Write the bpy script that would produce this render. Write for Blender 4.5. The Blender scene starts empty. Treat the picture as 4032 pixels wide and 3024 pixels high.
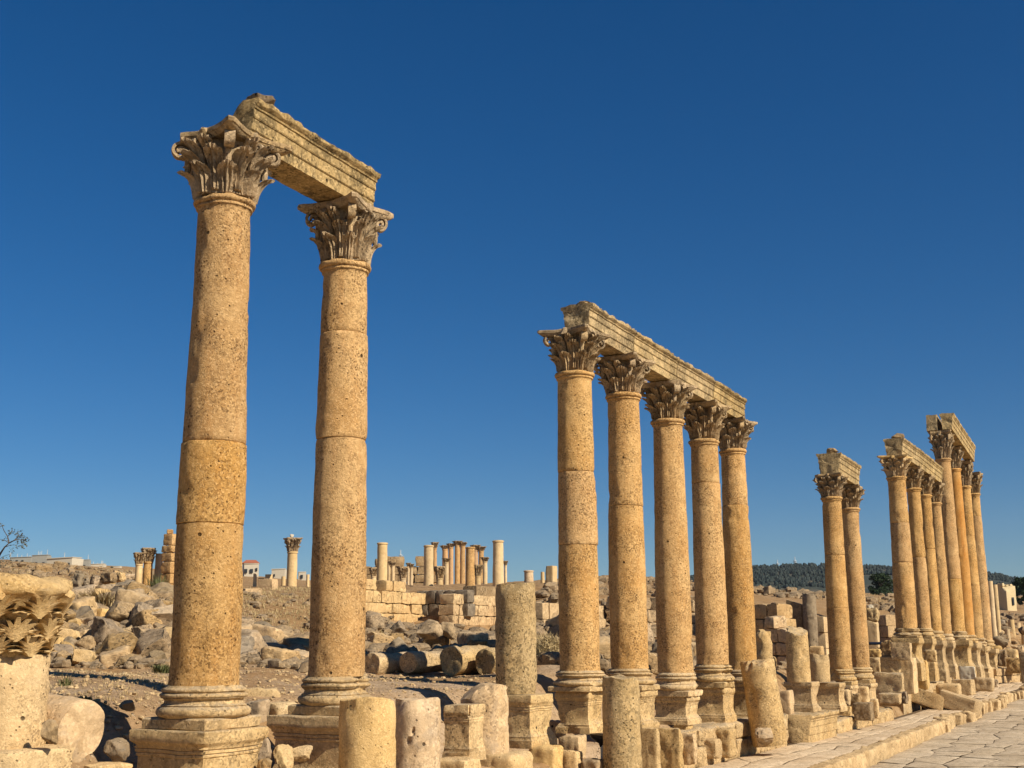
import bpy, math, random
import numpy as np
from mathutils import Vector, Matrix

# ------------------------------------------------------------------ camera, sky, sun, exposure
S = bpy.context.scene
COL = S.collection
F, PITCH, ROLL, CZ = 4900.0, math.atan(1022 / 4900.0), math.radians(-0.35), 2.7
cd = bpy.data.cameras.new('camera'); cam = bpy.data.objects.new('camera', cd); COL.objects.link(cam)
cd.sensor_width = 36.0; cd.lens = 36.0 * F / 4032.0; cd.clip_start = 0.1; cd.clip_end = 20000
CM = Matrix.Rotation(math.pi / 2 + PITCH, 4, 'X') @ Matrix.Rotation(ROLL, 4, 'Z')
cam.matrix_world = Matrix.Translation((0, 0, CZ)) @ CM
S.camera = cam
SUN_EL, SUN_AZ = math.radians(37), math.radians(127)       # azimuth clockwise from +Y
SD = Vector((math.sin(SUN_AZ) * math.cos(SUN_EL), math.cos(SUN_AZ) * math.cos(SUN_EL), math.sin(SUN_EL)))
W = bpy.data.worlds.new('World'); S.world = W; W.use_nodes = True
wn = W.node_tree; bg = wn.nodes['Background']
sky = wn.nodes.new('ShaderNodeTexSky'); sky.sky_type = 'NISHITA'; sky.sun_disc = False
sky.sun_elevation = SUN_EL; sky.sun_rotation = SUN_AZ
sky.altitude = 600; sky.air_density = 1.0; sky.dust_density = 0.2; sky.ozone_density = 7.0
hs_ = wn.nodes.new('ShaderNodeHueSaturation'); hs_.inputs['Saturation'].default_value = 1.24; hs_.inputs['Hue'].default_value = 0.502
wn.links.new(sky.outputs[0], hs_.inputs['Color']); wn.links.new(hs_.outputs[0], bg.inputs[0]); bg.inputs[1].default_value = 0.053
sl = bpy.data.lights.new('sun', 'SUN'); sun = bpy.data.objects.new('sun', sl); COL.objects.link(sun)
sl.energy = 5.0; sl.angle = math.radians(0.5); sl.color = (1.0, 0.90, 0.74)
sun.rotation_euler = SD.to_track_quat('Z', 'Y').to_euler()
S.view_settings.view_transform = 'Standard'; S.view_settings.look = 'None'
S.view_settings.exposure = 0.45; S.view_settings.gamma = 1.0; S.view_settings.use_curve_mapping = False

# ------------------------------------------------------------------ geometry helpers
RM = np.array(CM.to_3x3())
def at(u, v, Y):
    """the world point seen at photo pixel (u, v) at ground distance Y"""
    d = RM @ np.array([(u - 2016) / F, -(v - 1512) / F, -1.0])
    return np.array([0, 0, CZ]) + d * (Y / d[1])
BETA = math.atan(0.56)
ROW = np.array([math.sin(BETA), math.cos(BETA)]); NST = np.array([math.cos(BETA), -math.sin(BETA)])
LINE0 = np.array([1.36, 25.0])
def dperp(x, y): return (x - LINE0[0]) * NST[0] + (y - LINE0[1]) * NST[1]
def rise(y):
    t = np.clip((np.asarray(y, float) - 42) / 40.0, 0, 1); return 0.75 * t * t * (3 - 2 * t)

_rs = np.random.RandomState(7)
PERM = _rs.permutation(256); PVAL = _rs.uniform(-1, 1, 256)
def vnoise(P):
    P = np.asarray(P, float); i = np.floor(P).astype(int); f = P - i; w = f * f * (3 - 2 * f)
    out = np.zeros(len(P))
    for dx in (0, 1):
        for dy in (0, 1):
            for dz in (0, 1):
                h = PVAL[PERM[(PERM[(PERM[(i[:, 0] + dx) & 255] + i[:, 1] + dy) & 255] + i[:, 2] + dz) & 255]]
                out += h * (w[:, 0] if dx else 1 - w[:, 0]) * (w[:, 1] if dy else 1 - w[:, 1]) * (w[:, 2] if dz else 1 - w[:, 2])
    return out
def fbm(P, octaves=3, seed=0.0, gain=0.5):
    P = np.asarray(P, float) + seed * 17.31; a = 1.0; s = np.zeros(len(P))
    for k in range(octaves):
        s += a * vnoise(P); P = P * 2.03 + 11.7; a *= gain
    return s

class MB:
    def __init__(self): self.v = []; self.f = []; self.n = 0
    def add(self, V, Fc):
        V = np.asarray(V, float); o = self.n
        self.v.append(V); self.f.extend([tuple(i + o for i in q) for q in Fc]); self.n += len(V)
    def verts(self): return np.concatenate(self.v)
    def mesh(self, name, mat, sharp=40, fn=None):
        V = self.verts()
        if fn is not None: V = fn(V)
        m = bpy.data.meshes.new(name); m.from_pydata(V.tolist(), [], self.f); m.update()
        if mat: m.materials.append(mat)
        m.polygons.foreach_set('use_smooth', [True] * len(m.polygons))
        if sharp: m.set_sharp_from_angle(angle=math.radians(sharp))
        return m
def link(name, mesh, parent=None, loc=(0, 0, 0), rot=(0, 0, 0), scale=None):
    o = bpy.data.objects.new(name, mesh); COL.objects.link(o)
    o.location = [float(c) for c in loc]; o.rotation_euler = rot
    if scale is not None: o.scale = scale
    if parent: o.parent = parent
    return o
def tag(o, label, cat, group=None, kind='thing'):
    o['label'] = label; o['category'] = cat; o['kind'] = kind
    if group: o['group'] = group
    return o
def struct(o, kind='structure'): o['kind'] = kind; return o
def empty(name, loc, rz=0):
    o = bpy.data.objects.new(name, None); COL.objects.link(o); o.location = [float(c) for c in loc]
    o.rotation_euler = (0, 0, rz); o.empty_display_size = 0.2; return o

def lathe(mb, prof, n=48, caps=True, fn=None):
    prof = np.array(prof, float); a = np.linspace(0, 2 * math.pi, n, endpoint=False)
    V = np.zeros((len(prof), n, 3))
    V[:, :, 0] = prof[:, :1] * np.cos(a); V[:, :, 1] = prof[:, :1] * np.sin(a); V[:, :, 2] = prof[:, 1:]
    V = V.reshape(-1, 3); Fc = []
    for i in range(len(prof) - 1):
        for j in range(n):
            k = (j + 1) % n; Fc.append((i * n + j, i * n + k, (i + 1) * n + k, (i + 1) * n + j))
    if caps:
        Fc.append(tuple(range(n - 1, -1, -1))); Fc.append(tuple((len(prof) - 1) * n + j for j in range(n)))
    if fn is not None: V = fn(V)
    mb.add(V, Fc)
def sqsweep(mb, prof, m=10, caps=True):
    """square cross section: prof rows are (half width, z)"""
    prof = np.array(prof, float); t = np.linspace(-1, 1, m, endpoint=False)
    ring = np.concatenate([np.c_[t, -np.ones(m)], np.c_[np.ones(m), t], np.c_[-t, np.ones(m)], np.c_[-np.ones(m), -t]])
    n = len(ring); V = np.zeros((len(prof), n, 3))
    V[:, :, 0] = prof[:, :1] * ring[:, 0]; V[:, :, 1] = prof[:, :1] * ring[:, 1]; V[:, :, 2] = prof[:, 1:]
    Fc = []
    for i in range(len(prof) - 1):
        for j in range(n):
            k = (j + 1) % n; Fc.append((i * n + j, i * n + k, (i + 1) * n + k, (i + 1) * n + j))
    if caps:
        Fc.append(tuple(range(n - 1, -1, -1))); Fc.append(tuple((len(prof) - 1) * n + j for j in range(n)))
    mb.add(V.reshape(-1, 3), Fc)
def densify(prof, step):
    out = [prof[0]]
    for a, b in zip(prof[:-1], prof[1:]):
        k = max(1, int(math.ceil(math.hypot(b[0] - a[0], b[1] - a[1]) / step)))
        for i in range(1, k + 1): out.append((a[0] + (b[0] - a[0]) * i / k, a[1] + (b[1] - a[1]) * i / k))
    return out
def cubegrid(n):
    """unit cube surface -1..1 with n divisions, welded"""
    idx = {}; V = []; Fc = []
    def vid(p):
        k = tuple(int(round(c * n)) for c in p)
        if k not in idx: idx[k] = len(V); V.append(p)
        return idx[k]
    for ax in range(3):
        for s in (-1, 1):
            for i in range(n):
                for j in range(n):
                    q = []
                    for (di, dj) in ((0, 0), (1, 0), (1, 1), (0, 1)):
                        p = [0, 0, 0]; p[ax] = s; p[(ax + 1) % 3] = -1 + 2 * (i + di) / n; p[(ax + 2) % 3] = -1 + 2 * (j + dj) / n
                        q.append(vid(tuple(p)))
                    Fc.append(tuple(q if s > 0 else q[::-1]))
    return np.array(V), Fc
class _Grids(dict):
    def __missing__(self, n): self[n] = cubegrid(n); return self[n]
_CG = _Grids()
def rough_block(mb, dims, n=8, r=0.05, amp=0.02, seed=0, loc=(0, 0, 0), rz=0.0, chips=3):
    """squared stone: rounded and chipped edges; origin at the middle of its foot"""
    rg = np.random.RandomState(seed % 99991)
    U, Fc = _CG[n]; h = np.array(dims, float) / 2; V = U * h
    r = min(r, 0.45 * h.min())
    rr = r
    q = np.clip(V, -(h - rr), h - rr); d = V - q; L = np.linalg.norm(d, axis=1, keepdims=True)
    V = q + d / np.maximum(L, 1e-9) * np.minimum(L, rr)
    for k in range(chips):
        c = rg.choice([-1, 1], 3) * h * rg.choice([1, 1, 0.0], 3); nn = c / max(np.linalg.norm(c), 1e-6) + rg.uniform(-.35, .35, 3)
        nn /= np.linalg.norm(nn); dist = (np.abs(nn) * h).sum() * rg.uniform(0.80, 0.97)
        e = np.maximum(0, V @ nn - dist); V = V - e[:, None] * nn
    s = float(np.mean(h))
    nz = fbm(V * (1.6 / max(s, .15)), 3, seed * 0.37 + 1); nz2 = fbm(V * (5.0 / max(s, .15)), 2, seed * 0.77 + 5)
    nrm = V / np.maximum(np.linalg.norm(V / h, axis=1, keepdims=True), 1e-6) / h
    nrm /= np.maximum(np.linalg.norm(nrm, axis=1, keepdims=True), 1e-6)
    V = V + nrm * (amp * nz + amp * 0.5 * nz2)[:, None]
    V[:, 2] += h[2]
    c, sn = math.cos(rz), math.sin(rz)
    V = np.c_[V[:, 0] * c - V[:, 1] * sn, V[:, 0] * sn + V[:, 1] * c, V[:, 2]] + np.array(loc)
    mb.add(V, Fc)
def rough_rock(mb, seed, n=10, planes=11, amp=0.06):
    """natural boulder in a 1 m box, centred"""
    rg = np.random.RandomState(seed); U, Fc = _CG[n]
    V = U / np.linalg.norm(U, axis=1, keepdims=True) * 0.6 * 0.75 + U * 0.25 * 0.55
    for k in range(planes):
        nn = rg.normal(size=3); nn /= np.linalg.norm(nn); dist = rg.uniform(0.30, 0.45)
        e = np.maximum(0, V @ nn - dist); V = V - e[:, None] * nn
    dr = V / np.linalg.norm(V, axis=1, keepdims=True)
    V = V + dr * (amp * fbm(V * 2.4, 3, seed + .5) + amp * .45 * fbm(V * 8, 2, seed + .9))[:, None]
    ex = np.abs(V).max(axis=0); V = V / ex * 0.5
    mb.add(V, Fc)

# ------------------------------------------------------------------ materials
class NT:
    def __init__(self, name):
        self.m = bpy.data.materials.new(name); self.m.use_nodes = True; self.t = self.m.node_tree
        self.b = self.t.nodes['Principled BSDF']; self.b.inputs['Specular IOR Level'].default_value = 0.12
    def n(self, typ, **kw):
        x = self.t.nodes.new(typ)
        for k, v in kw.items(): setattr(x, k, v)
        return x
    def l(self, a, b): self.t.links.new(a, b)
    def coords(self, scale=(1, 1, 1), rnd=True):
        tc = self.n('ShaderNodeTexCoord'); mp = self.n('ShaderNodeMapping'); mp.inputs['Scale'].default_value = scale
        self.l(tc.outputs['Object'], mp.inputs['Vector'])
        if rnd:
            oi = self.n('ShaderNodeObjectInfo'); mu = self.n('ShaderNodeMath', operation='MULTIPLY'); mu.inputs[1].default_value = 91.7
            self.l(oi.outputs['Random'], mu.inputs[0]); cx = self.n('ShaderNodeCombineXYZ')
            for i in range(3): self.l(mu.outputs[0], cx.inputs[i])
            self.l(cx.outputs[0], mp.inputs['Location'])
        return mp.outputs[0]
    def noise(self, vec, scale, detail=4, rough=0.55, dist=0.0):
        x = self.n('ShaderNodeTexNoise'); self.l(vec, x.inputs['Vector'])
        x.inputs['Scale'].default_value = scale; x.inputs['Detail'].default_value = detail
        x.inputs['Roughness'].default_value = rough; x.inputs['Distortion'].default_value = dist
        return x.outputs['Fac']
    def ramp(self, fac, a, b, va=0.0, vb=1.0):
        x = self.n('ShaderNodeMapRange'); self.l(fac, x.inputs['Value'])
        for k, v in zip(('From Min', 'From Max', 'To Min', 'To Max'), (a, b, va, vb)): x.inputs[k].default_value = v
        return x.outputs[0]
    def mix(self, fac, a, b):
        x = self.n('ShaderNodeMix', data_type='RGBA')
        if isinstance(fac, (int, float)): x.inputs[0].default_value = fac
        else: self.l(fac, x.inputs[0])
        for i, c in ((6, a), (7, b)):
            if isinstance(c, tuple): x.inputs[i].default_value = (*c[:3], 1)
            else: self.l(c, x.inputs[i])
        return x.outputs[2]
    def mul(self, a, b):
        x = self.n('ShaderNodeMath', operation='MULTIPLY')
        for i, c in ((0, a), (1, b)):
            if isinstance(c, (int, float)): x.inputs[i].default_value = c
            else: self.l(c, x.inputs[i])
        return x.outputs[0]
    def addm(self, a, b):
        x = self.n('ShaderNodeMath', operation='ADD')
        for i, c in ((0, a), (1, b)):
            if isinstance(c, (int, float)): x.inputs[i].default_value = c
            else: self.l(c, x.inputs[i])
        return x.outputs[0]
    def bump(self, h, strength, dist):
        x = self.n('ShaderNodeBump'); x.inputs['Strength'].default_value = strength; x.inputs['Distance'].default_value = dist
        self.l(h, x.inputs['Height']); self.l(x.outputs[0], self.b.inputs['Normal'])
    def done(self, col, rough=0.92):
        if isinstance(col, tuple): self.b.inputs['Base Color'].default_value = (*col, 1)
        else: self.l(col, self.b.inputs['Base Color'])
        self.b.inputs['Roughness'].default_value = rough
        return self.m
def sr(r, g, b):
    return tuple(((c / 255) / 12.92 if c / 255 < .04045 else ((c / 255 + .055) / 1.055) ** 2.4) for c in (r, g, b))

def stone(name, c1, c2, dark, speck=0.5, sscale=16, patina=0.35, pcol=None, streak=0.25, scol=None, top=0.0, bump=0.6, bdist=0.02, vary=0.15, plo=.50):
    t = NT(name); v = t.coords(); vs = t.coords((5, 5, 0.55))
    big = t.noise(v, 1.1, 4); col = t.mix(t.ramp(big, .38, .64), c1, c2)
    if streak:
        st = t.noise(vs, 1.3, 5, .6); col = t.mix(t.mul(t.ramp(st, .50, .68), streak), col, scol or dark)
    pn = t.noise(v, 2.6, 9, .68, .4); col = t.mix(t.mul(t.ramp(pn, plo, plo + .16), patina), col, pcol or dark)
    ds = t.n('ShaderNodeTexNoise'); t.l(v, ds.inputs['Vector']); ds.inputs['Scale'].default_value = sscale * .5; ds.inputs['Detail'].default_value = 4
    vm = t.n('ShaderNodeVectorMath', operation='MULTIPLY_ADD'); t.l(ds.outputs['Color'], vm.inputs[0]); vm.inputs[1].default_value = (1.6 / sscale,) * 3; t.l(v, vm.inputs[2])
    vc = t.n('ShaderNodeTexVoronoi'); t.l(vm.outputs[0], vc.inputs['Vector']); vc.inputs['Scale'].default_value = sscale * 1.25
    sc_ = t.n('ShaderNodeSeparateColor'); t.l(vc.outputs['Color'], sc_.inputs[0])
    gate = t.ramp(t.noise(v, 1.7, 5, .62), .38, .60, .08, 1.0)
    sp = t.mul(t.ramp(sc_.outputs[0], .50, .95), gate)
    mott = t.ramp(t.noise(v, sscale * .22, 7, .75), .46, .64); col = t.mix(t.mul(mott, speck * .5), col, tuple(c * .58 for c in c1))
    col = t.mix(t.mul(sp, speck), col, dark)
    lt = t.ramp(sc_.outputs[1], .62, 1.0); col = t.mix(t.mul(lt, speck * .55), col, tuple(min(1, c * 1.3 + .03) for c in c2))
    vo = t.n('ShaderNodeTexVoronoi'); t.l(v, vo.inputs['Vector']); vo.inputs['Scale'].default_value = sscale * .40
    pitm = t.mul(t.ramp(vo.outputs['Distance'], .08, .20, 1, 0), t.ramp(t.noise(v, 3.3, 3), .50, .60)); col = t.mix(t.mul(pitm, speck), col, tuple(c * .6 for c in dark))
    vh = t.n('ShaderNodeTexVoronoi'); t.l(v, vh.inputs['Vector']); vh.inputs['Scale'].default_value = 2.3
    hole = t.ramp(vh.outputs['Distance'], .045, .065, 1, 0); col = t.mix(t.mul(hole, .9), col, tuple(c * .35 for c in dark))  # shade inside the small holes is put into the colour
    if top:
        g = t.n('ShaderNodeNewGeometry'); sx = t.n('ShaderNodeSeparateXYZ'); t.l(g.outputs['Normal'], sx.inputs[0])
        col = t.mix(t.mul(t.mul(t.ramp(sx.outputs[2], .25, .8), t.ramp(t.noise(v, 7, 6, .7), .35, .6)), top), col, (.30, .27, .22))
    oi = t.n('ShaderNodeObjectInfo'); hs = t.n('ShaderNodeHueSaturation'); t.l(col, hs.inputs['Color'])
    t.l(t.ramp(oi.outputs['Random'], 0, 1, 1 - vary, 1 + vary), hs.inputs['Value'])
    fr = t.n('ShaderNodeMath', operation='FRACT'); t.l(t.mul(oi.outputs['Random'], 7.31), fr.inputs[0])
    t.l(t.ramp(fr.outputs[0], 0, 1, 1 - vary * .9, 1 + vary * .6), hs.inputs['Saturation'])
    pit = t.noise(v, sscale * 1.7, 6, .7)
    h = t.addm(t.mul(hole, -3.0), t.addm(t.mul(pitm, -1.2), t.addm(t.mul(sp, -.6), t.addm(t.mul(pit, .7), t.mul(t.noise(v, 5, 5, .6), .9)))))
    t.bump(h, bump, bdist)
    return t.done(hs.outputs[0])

M = {}
M['ochre'] = stone('ochre_stone', (.52, .292, .098), (.62, .39, .160), (.145, .075, .026), .85, 34, .42, (.37, .195, .068), .40, (.52, .255, .075), 0, 1.0, .03, .07)
M['orange'] = stone('orange_stone', (.52, .25, .066), (.60, .34, .12), (.30, .14, .04), .5, 26, .30, (.42, .17, .04), .6, (.50, .19, .035))
M['capital'] = stone('grey_carved_stone', (.39, .265, .135), (.50, .36, .20), (.07, .048, .026), .80, 28, .62, (.13, .095, .055), .0, None, .4, .9, .025, .10, .47)  # carved stone with lichen; base and patina also darkened for shadow among leaves
M['beam'] = stone('weathered_lintel_stone', (.46, .315, .14), (.56, .40, .19), (.085, .064, .033), .85, 26, .80, (.135, .10, .05), .65, (.085, .064, .034), .55, .9, .025, .08, .45)
M['base'] = stone('pedestal_stone', (.49, .325, .145), (.60, .42, .205), (.15, .105, .055), .80, 28, .48, (.23, .165, .085), .35, (.20, .14, .07), .45, .8, .025, .08)
M['rock'] = stone('grey_tan_limestone', (.29, .19, .092), (.41, .282, .145), (.07, .050, .029), .80, 15, .55, (.17, .125, .075), .0, None, .2, .8, .03, .22)
M['pale'] = stone('pale_limestone', (.52, .34, .145), (.61, .43, .21), (.20, .125, .058), .75, 38, .35, (.38, .28, .165), .1, None, .1, .7, .025, .14)
M['pink'] = stone('pink_limestone', (.50, .335, .17), (.59, .42, .235), (.17, .115, .065), .75, 26, .45, (.32, .27, .21), .25, (.34, .28, .22), .1, .6, .02, .1)
M['moss'] = stone('lichen_stone', (.42, .285, .13), (.50, .36, .185), (.085, .068, .038), .85, 26, .60, (.22, .17, .095), .1, None, .3, .9, .03, .08)
M['dark'] = stone('dark_lichen_or_shade_block', (.21, .155, .095), (.29, .22, .135), (.06, .045, .028), .6, 8, .5, (.11, .09, .065), .0, None, .1, .8, .03, .2)  # dark lichen blocks, and masonry whose shade is painted as darker stone
M['wall'] = stone('ashlar_stone', (.47, .31, .15), (.55, .385, .195), (.17, .11, .055), .70, 10, .45, (.36, .22, .11), .0, None, .25, .8, .03, .12)
M['cream'] = stone('cream_column_stone', (.53, .375, .185), (.61, .445, .24), (.28, .185, .09), .3, 6, .25, (.42, .31, .19), .2, (.40, .30, .19), 0, .4, .02, .12)
M['temple'] = stone('rosy_column_stone', (.48, .28, .13), (.50, .32, .16), (.26, .15, .075), .3, 3, .25, (.36, .22, .13), .2, (.36, .20, .11), 0, .4, .02, .15)
def plain(name, col, rough=.6, metal=0.0):
    t = NT(name); v = t.coords(); n = t.noise(v, 9, 5)
    c = t.mix(t.ramp(n, .3, .7), tuple(x * .85 for x in col), tuple(min(1, x * 1.1) for x in col))
    t.b.inputs['Metallic'].default_value = metal; return t.done(c, rough)
M['blackmetal'] = plain('black_painted_metal', (.012, .012, .014), .35)
M['postgrey'] = plain('blue_grey_post', (.30, .38, .43), .5)
M['glassdark'] = plain('dark_window', (.03, .035, .04), .3)
M['conc'] = plain('bare_concrete', (.30, .29, .25), .9)
M['white'] = plain('cream_plaster', (.52, .46, .35), .9)
M['towerstone'] = plain('cream_tower_stone', (.56, .44, .25), .9)
M['roofred'] = plain('red_roof', (.32, .11, .06), .8)
M['bark'] = plain('bark', (.10, .075, .05), .9)
M['mast'] = plain('mast_metal', (.45, .5, .52), .5)

def dirt_mat():
    t = NT('dry_earth'); v = t.coords(rnd=False)
    a = t.ramp(t.noise(v, .35, 6, .6, .5), .40, .62); col = t.mix(a, (.47, .34, .215), (.37, .225, .105))
    b = t.ramp(t.noise(v, 1.4, 7, .7), .50, .66); col = t.mix(t.mul(b, .6), col, (.29, .165, .07))
    c = t.ramp(t.noise(v, 9, 6, .75), .50, .63); col = t.mix(t.mul(c, .55), col, (.17, .105, .05))
    sx = t.n('ShaderNodeSeparateXYZ'); t.l(v, sx.inputs[0]); far = t.ramp(t.addm(sx.outputs[1], t.mul(t.noise(v, .25, 4), 14)), 36, 50)
    gr = t.noise(t.coords((1.2, 4.5, 4.5), False), 1.0, 7, .7); col = t.mix(t.mul(far, t.ramp(gr, .36, .60, .45, 1)), col, t.mix(t.ramp(gr, .42, .62), (.36, .225, .10), (.20, .11, .045)))
    vo = t.n('ShaderNodeTexVoronoi'); t.l(v, vo.inputs['Vector']); vo.inputs['Scale'].default_value = 6.5
    p = t.ramp(vo.outputs['Distance'], .16, .26, 1, 0); g = t.ramp(t.noise(v, 2.2, 3), .44, .58)
    col = t.mix(t.mul(t.mul(p, g), .7), col, (.56, .44, .30))
    h = t.addm(t.mul(p, .6), t.addm(t.mul(t.noise(v, 14, 7, .75), .8), t.mul(t.noise(v, 3, 5), .8)))
    t.bump(h, 1.0, .07); return t.done(col, .95)
M['dirt'] = dirt_mat()
def paving_mat(name, c1, c2, dirt, dscale):
    t = NT(name); v = t.coords(rnd=False)
    col = t.mix(t.ramp(t.noise(v, .8, 5, .6), .36, .64), c1, c2)
    col = t.mix(t.mul(t.ramp(t.noise(v, 3.1, 8, .7), .50, .66), .55), col, dirt)
    col = t.mix(t.mul(t.ramp(t.noise(v, dscale, 6, .75), .53, .62), .5), col, tuple(x * .5 for x in dirt))
    cr = t.noise(v, 1.7, 9, .72, .8); crk = t.mul(t.ramp(cr, .485, .50), t.ramp(cr, .50, .515, 1, 0)); col = t.mix(t.mul(crk, .75), col, tuple(x * .35 for x in dirt))
    pt = t.ramp(t.noise(v, .45, 4, .6), .42, .60); col = t.mix(t.mul(pt, .35), col, tuple(x * .8 for x in dirt))
    t.bump(t.addm(t.noise(v, 5, 7, .7), t.mul(t.noise(v, 22, 4, .7), .5)), .7, .03); return t.done(col, .8)
M['paving'] = paving_mat('worn_paving', (.58, .44, .28), (.66, .52, .35), (.40, .28, .165), 9)
M['street'] = paving_mat('street_slab', (.49, .385, .255), (.58, .47, .33), (.32, .235, .145), 7)
M['kerb'] = paving_mat('kerb_stone', (.52, .36, .185), (.60, .44, .24), (.30, .19, .085), 8)
M['joint'] = paving_mat('joint_earth', (.15, .10, .055), (.20, .135, .075), (.09, .06, .035), 9)
def hill_mat():
    t = NT('far_hillside'); v = t.coords(rnd=False)
    col = t.mix(t.ramp(t.noise(v, .03, 7, .75), .50, .66), (.040, .048, .038), (.15, .115, .075))
    return t.done(col, .95)
M['hill'] = hill_mat()
def leaf_mat(name, c1, c2):
    t = NT(name); v = t.coords(rnd=False)
    g = t.n('ShaderNodeNewGeometry')
    return t.done(t.mix(g.outputs['Random Per Island'], c1, c2), .7)
M['forest'] = leaf_mat('pine_forest', (.015, .025, .023), (.034, .044, .038))
M['leaf'] = leaf_mat('dark_leaf', (.016, .032, .014), (.040, .062, .024))
M['leafdry'] = leaf_mat('dusty_leaf', (.06, .07, .05), (.13, .12, .09))
M['straw'] = leaf_mat('dry_straw', (.34, .25, .12), (.52, .40, .21))
M['weed'] = leaf_mat('green_weed', (.075, .095, .035), (.16, .15, .06))

# ------------------------------------------------------------------ terrain
CP = [  # photo column, photo row, distance: what the ground looks like from the street
    (-900, 2900, 11), (-300, 2930, 12), (250, 2880, 15.2), (450, 2720, 19), (300, 2642, 23), (90, 2640, 23), (600, 2690, 21), (-300, 2640, 24), (-900, 2650, 24),
    (150, 2630, 26.5), (420, 2640, 26.5), (640, 2650, 26), (300, 2480, 31.5), (600, 2455, 31.5), (-200, 2480, 32), (300, 2400, 36), (600, 2385, 36.5), (450, 2325, 42), (100, 2320, 46), (-300, 2320, 46), (650, 2335, 46),
    (100, 2272, 64), (330, 2272, 75), (560, 2338, 60), (700, 2335, 68), (-500, 2260, 70), (50, 2214, 140), (300, 2228, 140), (500, 2246, 150), (800, 2270, 150), (-600, 2200, 140), (50, 2205, 300), (500, 2232, 300), (-800, 2190, 300),
    (950, 2850, 18.3), (1100, 2810, 19.4), (1000, 2716, 21.6), (1110, 2708, 22.0), (1000, 2650, 24), (1050, 2612, 28), (1000, 2560, 33), (1060, 2445, 39), (1000, 2350, 46), (1180, 2345, 50), (1080, 2318, 65), (1100, 2300, 110), (1100, 2275, 300),
    (1500, 2760, 22), (1600, 2672, 28), (1750, 2652, 32), (1450, 2650, 31), (1550, 2552, 39), (1480, 2468, 45), (1700, 2494, 45.5), (1900, 2505, 45), (1900, 2560, 38),
    (1450, 2452, 45.6), (1530, 2458, 47.2), (1620, 2470, 48.8), (1760, 2486, 47.4), (1860, 2490, 48.6), (1960, 2496, 50.2), (2125, 2480, 44.8), (2250, 2486, 46.8), (2380, 2496, 49.4), (2500, 2520, 50.5), (2700, 2540, 53.5), (1500, 2332, 50.2), (1640, 2332, 52.5), (1800, 2332, 52.5), (1980, 2336, 54.5), (2200, 2362, 51.5), (2400, 2372, 54.5),
    (1550, 2330, 58), (1800, 2325, 60), (1950, 2320, 62), (1700, 2318, 120), (1950, 2312, 120), (1800, 2315, 300), (1450, 2300, 300),
    (2100, 2720, 24.5), (2250, 2650, 29), (2300, 2600, 33), (2500, 2610, 36), (2450, 2520, 42), (2300, 2460, 47), (2550, 2400, 55), (2350, 2345, 65), (2650, 2330, 80), (2600, 2275, 140), (2750, 2300, 150), (2300, 2310, 300), (2620, 2285, 300), (2450, 2262, 150),
    (2750, 2610, 42), (2900, 2640, 42), (3060, 2630, 45), (3200, 2640, 49), (3060, 2420, 68), (3300, 2420, 75), (3050, 2335, 170), (3300, 2342, 180), (3500, 2345, 190), (3050, 2330, 300), (3500, 2338, 300),
    (3420, 2650, 56), (3480, 2540, 66), (3470, 2420, 85), (3700, 2480, 85), (3900, 2440, 110), (4032, 2440, 110), (4032, 2405, 160), (3900, 2385, 190), (4032, 2345, 300), (3750, 2345, 300), (4600, 2430, 110), (4600, 2350, 300), (5200, 2360, 300)]
def _feat(x, y):
    yc = np.clip(y, 9, 300); return np.c_[x / np.maximum(y, 9) * 3.2, np.log(yc)]
_P = np.array([at(*c) for c in CP]); _e = (_P[:, 2] - CZ) / _P[:, 1]; _C = _feat(_P[:, 0], _P[:, 1])
_D = np.linalg.norm(_C[:, None] - _C[None], axis=2); _n = len(_C)
_A = np.zeros((_n + 3, _n + 3)); _A[:_n, :_n] = _D + np.eye(_n) * .006; _A[:_n, _n] = 1; _A[:_n, _n + 1:] = _C; _A[_n:, :_n] = _A[:_n, _n:].T
_w = np.linalg.solve(_A, np.r_[_e, 0, 0, 0])
def zground(x, y, rough=True):
    x = np.atleast_1d(np.asarray(x, float)); y = np.atleast_1d(np.asarray(y, float)); z = np.zeros(len(x))
    for s in range(0, len(x), 20000):
        xs, ys = x[s:s + 20000], y[s:s + 20000]
        f = _feat(np.clip(xs, -1.3 * np.maximum(ys, 9), 1.3 * np.maximum(ys, 9)), ys)
        d = np.linalg.norm(f[:, None] - _C[None], axis=2)
        e = d @ _w[:_n] + _w[_n] + f @ _w[_n + 1:]
        z[s:s + 20000] = CZ + e * np.clip(ys, 9, 300)
    d = dperp(x, y)
    bank = np.where(y < 24, .95 - .03 * (y - 14), .65) ; bank = np.clip(bank, .2, 1.0) + rise(y)
    bank = np.where(y > 34, .20 + rise(y), bank)
    w = np.clip((d + 2.4) / 1.5, 0, 1); w = w * w * (3 - 2 * w)
    far = np.clip((y - 85) / 30, 0, 1)
    z = z * (1 - w * (1 - far)) + np.minimum(z, bank) * w * (1 - far)
    w2 = np.clip((d - np.where(y < 24, .55, -.15)) / np.where(y < 24, .9, .5), 0, 1); w2 = w2 * w2 * (3 - 2 * w2); w2 = w2 * (1 - far)
    z = z * (1 - w2) + (-1.0) * w2
    if rough:
        P = np.c_[x, y, np.zeros(len(x))]
        k = np.clip(y / 30, .5, 3)
        z = z + (1 - w2) * (.07 * fbm(P * .55, 4, 3.1) + .03 * k * fbm(P * 2.1, 3, 4.4))
    return z
def zg(x, y): return float(zground([x], [y])[0])

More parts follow.
